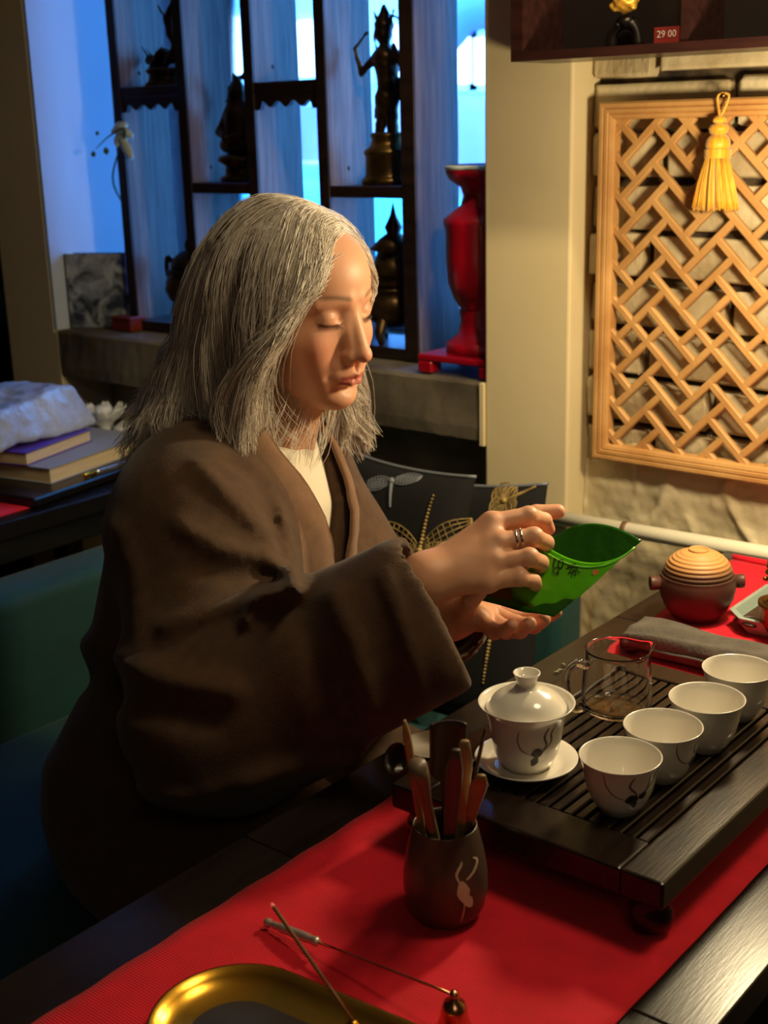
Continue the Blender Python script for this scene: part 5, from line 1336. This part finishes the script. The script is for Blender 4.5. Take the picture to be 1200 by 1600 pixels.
def coat(P):
    d = s_ellr(P, (-1.122, 1.06, .90), (.128, .178, .185), BA)
    d = smin(d, s_ellr(P, (-1.165, 1.04, .72), (.140, .190, .20), BA), .08)
    d = smin(d, s_ell(P, (-1.215, 1.04, .57), (.155, .19, .16)), .08)
    d = smin(d, s_cone(P, SHR, SHL, .072, .072), .06)
    d = smin(d, s_cone(P, NB+[-.03, 0, .0], NB+[-.03, -.01, -.08], .062, .10), .05)
    # skirt of the coat spread over the seat and the thighs
    d = smin(d, s_ell(P, (-1.20, 1.03, .50), (.155, .18, .09)), .06)
    d = smin(d, s_ell(P, (-1.08, .90, .475), (.13, .08, .06)), .05)
    d = smin(d, s_cone(P, (-1.20, .95, .545), (-.87, .955, .585), .115, .085), .06)
    d = smin(d, s_cone(P, (-1.20, 1.15, .545), (-.87, 1.14, .57), .115, .085), .06)
    d = smin(d, s_cone(P, (-1.12, .875, .60), (-.86, .935, .660), .03, .022), .04)
    l = s_cone(P, SHL+[0, 0, -.01], ELL, .078, .085); l = smin(l, s_cone(P, ELL, WRL+_n(ELL-WRL)*.055, .082, .058), .04)
    d = smin(d, l, .04); d = smin(d, s_cone(P, SHR+[-.01, .02, -.005], ELR+[-.01, .01, .02], .084, .098), .05)
    n = .0065*vnoise(P, 21, 16)+.0035*vnoise(P, 33, 34)
    d = d+n-fold_disp(P)
    ll = WRL+_n(ELL-WRL)*.055; d = smax(d, -s_cone(P, WRL, ll+_n(ELL-WRL)*.03, .05, .046), .004)
    # open front
    z = P[..., 2]; qx = (P[..., 0]-BC[0])*BF[0]+(P[..., 1]-BC[1])*BF[1]; qy = (P[..., 0]-BC[0])*BLf[0]+(P[..., 1]-BC[1])*BLf[1]; v = np.maximum(np.abs(qy-ycv(z))-wv_(z), np.maximum(.04-qx, .795-z))
    d = smax(d, -v, .004)
    # collar opening around the neck
    d = smax(d, -s_cone(P, NB+[.012, 0, .06], NB+[.03, 0, -.02], .062, .050), .006)
    return smax(d, -(P[..., 2]-.4405), .004)
M_coat = mat('brown_wool', srgb(84, 60, 40), .9, col2=srgb(72, 50, 33), nscale=60, bump=.35, bscale=380, bdist=.0012, sheen=.12)
V, Q = sdf(coat, (-1.56, .68, .43), (-.66, 1.46, 1.12), .0068, 2)
def sleeve(P):
    s = s_cone(P, SHR+[0, .03, -.03], ELR+[-.01, .01, .02], .050, .094)
    s = smin(s, quadcone(P, ELR+[-.01, .005, .03], CUFT+[-.005, 0, -.035], LOWE, CUFB+[-.015, 0, .02], (.085, .046), (.045, .026), 7), .05)
    s = s+.006*vnoise(P, 21, 16)+.003*vnoise(P, 33, 34)
    s = s-fold_disp(P)
    ax = _n(CUFT-ELR); nc = _n(np.cross(CUFB-CUFT, RC[:, 2])); nc = nc if nc @ ax > 0 else -nc
    s = smax(s, (P-(CUFT+CUFB).astype(np.float32)/2) @ nc.astype(np.float32)-.012, .004)            # straight cuff
    return smax(s, -quadcone(P, CUFT+ax*.05+[0, 0, -.035], CUFT-ax*.05+[0, 0, -.035], CUFB+ax*.05+[-.015, 0, .02], CUFB-ax*.05+[-.02, 0, .025], (.034, .030), (.014, .012), 7, .02), .003)
VS, QS = sdf(sleeve, (-1.20, .70, .64), (-.66, 1.10, 1.08), .0042, 2)
Q = np.concatenate([Q, QS+len(V)]); V = np.concatenate([V, VS])
coato = obj('coat', V, Q, M_coat, person, fast=True)
M_lapel = mat('brown_wool_lapel', srgb(126, 92, 66), .85, col2=srgb(112, 80, 56), nscale=60, bump=.3, bscale=380, bdist=.001, sheen=.25)
def front_x(l, z):
    """forward distance of the coat's front at (left offset, z) in the body frame"""
    xs = np.linspace(.24, -.06, 140); P = (BC+xs[:, None]*BF+l*BLf); P[:, 2] = z; P = P.astype(np.float32)
    d = s_ellr(P, (-1.122, 1.06, .90), (.128, .178, .185), BA); d = smin(d, s_ellr(P, (-1.165, 1.04, .72), (.140, .190, .20), BA), .08)
    d = smin(d, s_cone(P, SHR, SHL, .072, .072), .06); d = smin(d, s_cone(P, NB+[-.03, 0, .0], NB+[-.03, -.01, -.08], .062, .10), .05)
    d = d+.0065*vnoise(P, 21, 16)+.0035*vnoise(P, 33, 34)
    i = np.argmax(d < 0); return xs[i] if d.min() < 0 else .03
for s in (-1, 1):
    rows = []
    for i in range(24):
        t = i/23; z = 1.060-(1.060-.75)*t; yi = ycv(z)+s*max(wv_(z), .001); lw = np.interp(t, [0, .2, .6, 1], [.024, .042, .056, .050])
        row = []
        for j in range(7):
            u = j/6; l = yi+s*lw*u; x = front_x(l, min(z, 1.02))+.006+.006*math.sin(math.pi*u)-.004*u
            if z > 1.02: x = x-(z-1.02)*.7
            row.append(bw(x, l, z-.012*u*(1-t)))
        rows.append(row)
    G = np.array(rows).reshape(-1, 3); F = [[i*7+j, i*7+j+1, (i+1)*7+j+1, (i+1)*7+j] for i in range(23) for j in range(6)]
    if s > 0: F = [q[::-1] for q in F]
    V, FF = solid(G, F, .005*(1 if s < 0 else -1), 24, 7)
    o = obj('lapel', V, FF, M_lapel, coato)
# collar behind the neck
cp = [(NB+[.045, -.056, .018]), NB+[.0, -.072, .030], NB+[-.055, -.045, .042], NB+[-.072, 0, .046], NB+[-.055, .045, .042], NB+[0, .072, .030], NB+[.045, .056, .018]]
obj('collar', *sweep(spline(cp, 30), circ(1, 10), scale=[np.array((.008, .024))]*30), M_lapel, coato)
# dark belt of the lining that shows inside the lapel
# ------------------------------------------------------------------ hair
M_hair = mat('silver_blond_hair', srgb(236, 228, 216), .48, spec=.35, col2=srgb(204, 190, 172), nscale=160, stretch=(1, 1, .25))
def hair(nclump=680, per=24, steps=19, seed=5):
    r = np.random.default_rng(seed); EC = np.array([-.018, 0, .036]); ER = np.array([.099, .079, .087]); PART = .020
    roots = []
    while len(roots) < nclump:
        v = r.normal(size=3); v /= np.linalg.norm(v)
        if v[2] < -.35: continue
        if v[0] > .2 and v[2] < .22+.16*(v[0]-.5)-.10*abs(v[1]): continue              # below the front hairline
        if abs(v[1]) > .8 and v[0] > -.15 and v[2] < -.05: continue
        roots.append(v)
    roots = np.array(roots); nc = len(roots)
    lay = r.uniform(1.03, 1.17, nc)
    ph = r.uniform(0, 6.28, nc); wl = r.uniform(.7, 1.3, nc)
    n = nc*per; ci = np.repeat(np.arange(nc), per)
    v = roots[ci]+r.normal(0, 1, (n, 3))*.085; v /= np.linalg.norm(v, axis=1)[:, None]
    lyr = lay[ci]+r.normal(0, .012, n)
    pos = EC+v*ER
    far = pos[:, 1] > PART+r.normal(0, .006, n); side = np.where(far, 1.0, -1.0)
    lyr = np.where(far & (v[:, 0] > -.2), 1.0+(lyr-1)*.95, lyr)
    # leave the parting sideways, along the skull; the fringe sweeps slightly back
    topw = np.clip(v[:, 2]*1.3, 0, 1); tgt = np.stack([np.where(v[:, 0] > .1, .10, -.45)*(.3+.7*topw), side*(.15+.85*topw), -(1.05-topw)], 1)+r.normal(0, .10, (nc, 3))[ci]
    nr = v/ER; nr /= np.linalg.norm(nr, axis=1)[:, None]
    d = tgt-(tgt*nr).sum(1)[:, None]*nr; d /= np.linalg.norm(d, axis=1)[:, None]; d = d+nr*.15
    gl = HM @ np.array([0, 0, -1.0])                                                   # gravity in head space
    total = np.repeat(r.uniform(.80, 1.10, nc), per)*(1+r.normal(0, .05, n))
    L = (.226+.124*np.clip(v[:, 2], 0, 1)+.02*np.clip(-v[:, 0], 0, 1))*total
    step = L/(steps-1)
    out = [pos.copy()]
    for k in range(1, steps):
        t = k/(steps-1)
        d = d*.74+gl*(.14+.30*t)
        d /= np.linalg.norm(d, axis=1)[:, None]
        new = pos+d*step[:, None]
        kk = 1+(lyr-1)*min(1, k/4)
        q = (new-EC)/(ER*kk[:, None]); m_ = np.linalg.norm(q, axis=1); ins = m_ < 1
        new = np.where(ins[:, None], EC+q/m_[:, None]*ER*kk[:, None], new)
        q = (new-EC)/ER; m_ = np.linalg.norm(q, axis=1); wide = (new[:, 1] > 0) & (new[:, 0] > -.02) & (new[:, 2] > -.05) & (m_ > 1.17)
        new = np.where(wide[:, None], EC+q*(1+(1.17/m_-1)*.8)[:, None]*ER, new)
        low = new[:, 2] < .02; rr_ = np.hypot(new[:, 0]+.02, new[:, 1]*1.08)
        back = np.clip((-.01-new[:, 0])/.04, 0, 1)
        fl_ = np.where(new[:, 1] > 0, .074, .082)+.012*(lyr-1.09)/.05+back*.012+np.clip((.0-new[:, 2])/.15, 0, 1)*(.018+.044*back)
        need = low & (rr_ < fl_); sc = np.where(need, 1+(fl_/np.maximum(rr_, 1e-4)-1)*.6, 1)
        new[:, 0] = (new[:, 0]+.02)*sc-.02; new[:, 1] *= sc
        az = np.degrees(np.arctan2(np.abs(new[:, 1]), new[:, 0]+.01)); zz = new[:, 2]
        mn = np.interp(zz, [-.25, -.12, -.06, -.02, .02, .05, .075, .10, .13], [60, 68, 72, 64, 48, 34, 20, 8, 0])+(ph[ci]-3.14)*2.0
        mn = np.where(new[:, 1] > 0, mn-11, mn)
        bad = (new[:, 0] > -.005) & (az < mn)
        rad = np.hypot(new[:, 0]+.01, new[:, 1]); a2 = np.radians(np.where(bad, az+(mn-az)*.6, az)); sg = np.where(np.abs(new[:, 1]) < .012, side, np.sign(new[:, 1]))
        new[:, 0] = np.where(bad, rad*np.cos(a2)-.01, new[:, 0]); new[:, 1] = np.where(bad, sg*rad*np.sin(a2), new[:, 1])
        d = new-pos; d /= np.linalg.norm(d, axis=1)[:, None]+1e-9
        pos = new; out.append(pos.copy())
    C = np.stack(out, 1)                                                                # n, steps, 3
    for _ in range(2): C[:, 1:-1] = .5*C[:, 1:-1]+.25*(C[:, :-2]+C[:, 2:])
    t = np.linspace(0, 1, steps)[None, :]
    cm = C.reshape(nc, per, steps, 3).mean(1)[ci]
    C = C+(cm-C)*(np.clip((t-.2)/.8, 0, 1)**1.5*.78)[..., None]
    amp = .024*np.clip((t-.22)/.78, 0, 1)**1.15*wl[ci][:, None]*np.where(C[:, -1, 0] > .0, .55, 1.0)[:, None]; a = ph[ci][:, None]*.7+t*10.5*wl[ci][:, None]
    rad = C[:, :, :2]/(np.linalg.norm(C[:, :, :2], axis=2, keepdims=True)+1e-6)
    C[:, :, 0] += amp*np.sin(a)*rad[:, :, 0]+amp*.7*np.cos(a*.8)*-rad[:, :, 1]
    C[:, :, 1] += amp*np.sin(a)*rad[:, :, 1]+amp*.7*np.cos(a*.8)*rad[:, :, 0]; C[:, :, 2] += amp*.3*np.clip((t-.6)/.4, 0, 1)*np.cos(a*1.1)
    mid = .0035*np.clip((t-.08)/.2, 0, 1); a2_ = ph[ci][:, None]*1.7+t*15*wl[ci][:, None]
    C[:, :, 0] += mid*np.sin(a2_)*-rad[:, :, 1]; C[:, :, 1] += mid*np.sin(a2_)*rad[:, :, 0]
    up = np.clip((t-.82)/.18, 0, 1)**2*.011*(r.random(nc) < .55)[ci][:, None]           # ends curl outward and up
    C[:, :, 0] += up*rad[:, :, 0]; C[:, :, 1] += up*rad[:, :, 1]; C[:, :, 2] += up*.8
    C += (r.normal(0, .0016, (n, 1, 3))+np.cumsum(r.normal(0, .0007, (n, steps, 3)), 1))*np.clip(t*2, 0, 1)[..., None]
    keep = ~((C[:, -1, 0] > .02) & (C[:, -1, 2] > -.115)) & ~((C[:, :, 0] > .075) & (C[:, :, 2] < .03)).any(1)   # no short ends in front of the face
    return C[keep]
def strands(C, r0, r1, k=3):
    n, s, _ = C.shape; T = np.gradient(C, axis=1); T /= np.linalg.norm(T, axis=2)[..., None]+1e-9
    ref = np.array([.3, .5, .8]); A = np.cross(T, ref); A /= np.linalg.norm(A, axis=2)[..., None]+1e-9; B = np.cross(T, A)
    rad = np.linspace(1, 0, s)**.5*(r0-r1)+r1
    V = np.empty((n, s, k, 3), np.float32)
    for j in range(k):
        a = j*2*math.pi/k; V[:, :, j] = C+(A*math.cos(a)+B*math.sin(a))*rad[None, :, None]
    base = (np.arange(n)[:, None]*s+np.arange(s-1)[None])*k
    F = []
    for j in range(k):
        q = (j+1) % k; F.append(np.stack([base+j, base+q, base+k+q, base+k+j], -1).reshape(-1, 4))
    return V.reshape(-1, 3), np.concatenate(F)
HCv = hair()
V, Q = strands(HC+HSC*(HCv @ HM), .00052, .00020)
ho = obj('hair', V, Q, M_hair, person, fast=True); ho['kind'] = 'stuff'
def hcap(P):
    q = ((P-HC.astype(np.float32)) @ HM.T.astype(np.float32))/np.float32(HSC)
    d = s_ell(q, (-.018, 0, .036), (.0985, .0785, .0865))
    d = smin(d, s_cone(q, (-.05, -.02, -.02), (-.06, -.02, -.12), .062, .060), .03); d = smin(d, s_cone(q, (-.05, .02, -.02), (-.06, .02, -.12), .062, .060), .03)
    fr = np.maximum(q[..., 0]-((.012+.8*np.clip(q[..., 2]-.02, 0, 1)+.9*np.clip(q[..., 2]-.045, 0, 1)+3.0*np.clip(q[..., 2]-.056, 0, 1))), -1)
    d = np.maximum(d, fr)
    return d*HSC+.0015*np.sin(q[..., 1]*420+q[..., 2]*40)
V, Q = sdf(hcap, HC+[-.2, -.14, -.2], HC+[.14, .14, .15], .004, 1)
obj('hair_underlayer', V, Q, mat('hair_under', srgb(190, 176, 158), .6, col2=srgb(150, 136, 118), nscale=90, stretch=(1, 1, .2)), person, fast=True)
# loose flyaway strands
rr = np.random.default_rng(11); fl = []
sel = rr.choice(len(HCv), 260, replace=False)
FLY = HCv[sel].copy(); tt = np.linspace(0, 1, FLY.shape[1])[None, :, None]
rad = FLY/np.linalg.norm(FLY, axis=2, keepdims=True); FLY += rad*rr.uniform(.001, .007, (260, 1, 1))*np.sin(tt*math.pi*rr.uniform(.6, 1.3, (260, 1, 1)))
V, Q = strands(HC+HSC*(FLY @ HM), .00028, .00012)
fo = obj('flyaway_hair', V, Q, M_hair, person, fast=True); fo['kind'] = 'stuff'

# ================================================================== GREEN TEA POUCH
TL, TR, BL, BR = atd(850, 850, 1.330), atd(1003, 845, 1.300), atd(742, 936, 1.325), atd(866, 964, 1.285)
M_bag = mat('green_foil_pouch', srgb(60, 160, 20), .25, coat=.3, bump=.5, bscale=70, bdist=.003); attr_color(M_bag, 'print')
def thin_film(mt):                              # the film lets light through
    nt = mt.node_tree; N = nt.nodes; L = nt.links; p = N['Principled BSDF']; out = N['Material Output']
    tr_ = N.new('ShaderNodeBsdfTranslucent'); mx = N.new('ShaderNodeMixShader'); mx.inputs[0].default_value = .6
    at = [n_ for n_ in N if n_.bl_idname == 'ShaderNodeAttribute'][0]; L.new(at.outputs['Color'], tr_.inputs['Color'])
    L.new(p.outputs[0], mx.inputs[1]); L.new(tr_.outputs[0], mx.inputs[2]); L.new(mx.outputs[0], out.inputs['Surface'])
thin_film(M_bag)
upv, tow, rgt = RC[:, 1], -RC[:, 2], RC[:, 0]
def bagpt(s, t, side):
    e = (BL*(1-t)+TL*t)*(1-s)/2+(BR*(1-t)+TR*t)*(1+s)/2
    b = (1-s*s)*math.sin(min(1, t/.55)*math.pi/2)
    wr = .0016*math.sin(9*s+13*t)*math.sin(7*t*(1+s))*(1-s*s)
    if side == 0: return e+(-upv*.020+tow*.016)*b+(-upv*.012)*(1-s*s)*math.sin(math.pi*min(1, t/.8))*(1-t)+tow*wr
    return e+(upv*.019-tow*.014)*b*(.35+.65*t**2)-tow*.010*b*(1-t)+tow*wr*.6
bag = thing('tea_pouch', 'open green foil tea pouch tilted in both hands', 'tea pouch', tuple((BL+BR)/2))
NS = 44
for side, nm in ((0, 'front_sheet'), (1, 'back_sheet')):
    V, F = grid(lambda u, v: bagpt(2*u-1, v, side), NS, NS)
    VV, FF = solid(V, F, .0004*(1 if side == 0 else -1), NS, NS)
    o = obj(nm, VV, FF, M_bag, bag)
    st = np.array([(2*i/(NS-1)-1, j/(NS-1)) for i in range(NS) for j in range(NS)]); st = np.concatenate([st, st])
    g = np.tile(np.array(srgb(128, 222, 40)[:3]), (len(st), 1))  # lime of the upper band has lamplight shining through painted in
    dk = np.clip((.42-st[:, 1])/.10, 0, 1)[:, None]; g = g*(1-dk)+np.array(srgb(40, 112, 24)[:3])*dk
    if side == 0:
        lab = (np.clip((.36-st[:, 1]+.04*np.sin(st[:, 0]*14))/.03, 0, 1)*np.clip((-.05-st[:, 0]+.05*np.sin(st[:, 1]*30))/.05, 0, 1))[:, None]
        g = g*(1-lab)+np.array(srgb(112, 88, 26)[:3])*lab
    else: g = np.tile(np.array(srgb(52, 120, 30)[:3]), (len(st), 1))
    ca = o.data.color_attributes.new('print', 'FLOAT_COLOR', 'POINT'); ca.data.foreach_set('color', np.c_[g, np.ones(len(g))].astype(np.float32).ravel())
obj('zip_strip', *tube([bagpt(s, .93, 0)+tow*.0006 for s in np.linspace(-.97, .97, 24)], .0011, 5), mat('pale_zip', srgb(120, 210, 70), .3), bag)
M_print = mat('black_print', srgb(14, 22, 10), .5)
def bag_text(body, size, u, v, ang, s, t):
    TV, TF = text_mesh(body, size)
    if len(TV) == 0: return
    c = bagpt(s, t, 0); nn = np.cross(bagpt(s+.05, t, 0)-c, bagpt(s, t+.05, 0)-c); nn = _n(nn)
    if nn @ tow < 0: nn = -nn
    ca_, sa_ = math.cos(ang), math.sin(ang); out = []
    for x, y, z in TV:
        X = (x*ca_-y*sa_); Y = (x*sa_+y*ca_); d = ray(u+X*1550, v-Y*1550)
        k_ = ((c-CAM) @ nn)/(d @ nn); out.append(CAM+d*k_+nn*(.0012+z*.5))
    obj('print', np.array(out), TF, M_print, bag, smooth=False)
def nearest_st(u, v):
    best = None
    for s in np.linspace(-.9, .9, 37):
        for t in np.linspace(.3, .95, 27):
            p = bagpt(s, t, 0)-CAM; cc = RC.T @ p; e = (600+FPX*cc[0]/cc[2]-u)**2+(800-FPX*cc[1]/cc[2]-v)**2
            if best is None or e < best[0]: best = (e, s, t)
    return best[1:]
bag_text('10', .0140, 871, 882, -.18, *nearest_st(871, 882))
bag_text('G', .0110, 869, 893, -.18, *nearest_st(869, 893))
bag_text('茶', .0135, 897, 893, .5, *nearest_st(897, 893))
obj('seal_mark', *lathe([(0, 0), (.0034, 0), (.0034, .0002), (0, .0002)], bagpt(*nearest_st(930, 895), 0)+tow*.0008, 12, M=np.stack([rgt, upv, tow])), mat('orange_print', srgb(214, 130, 70), .5), bag, smooth=False)
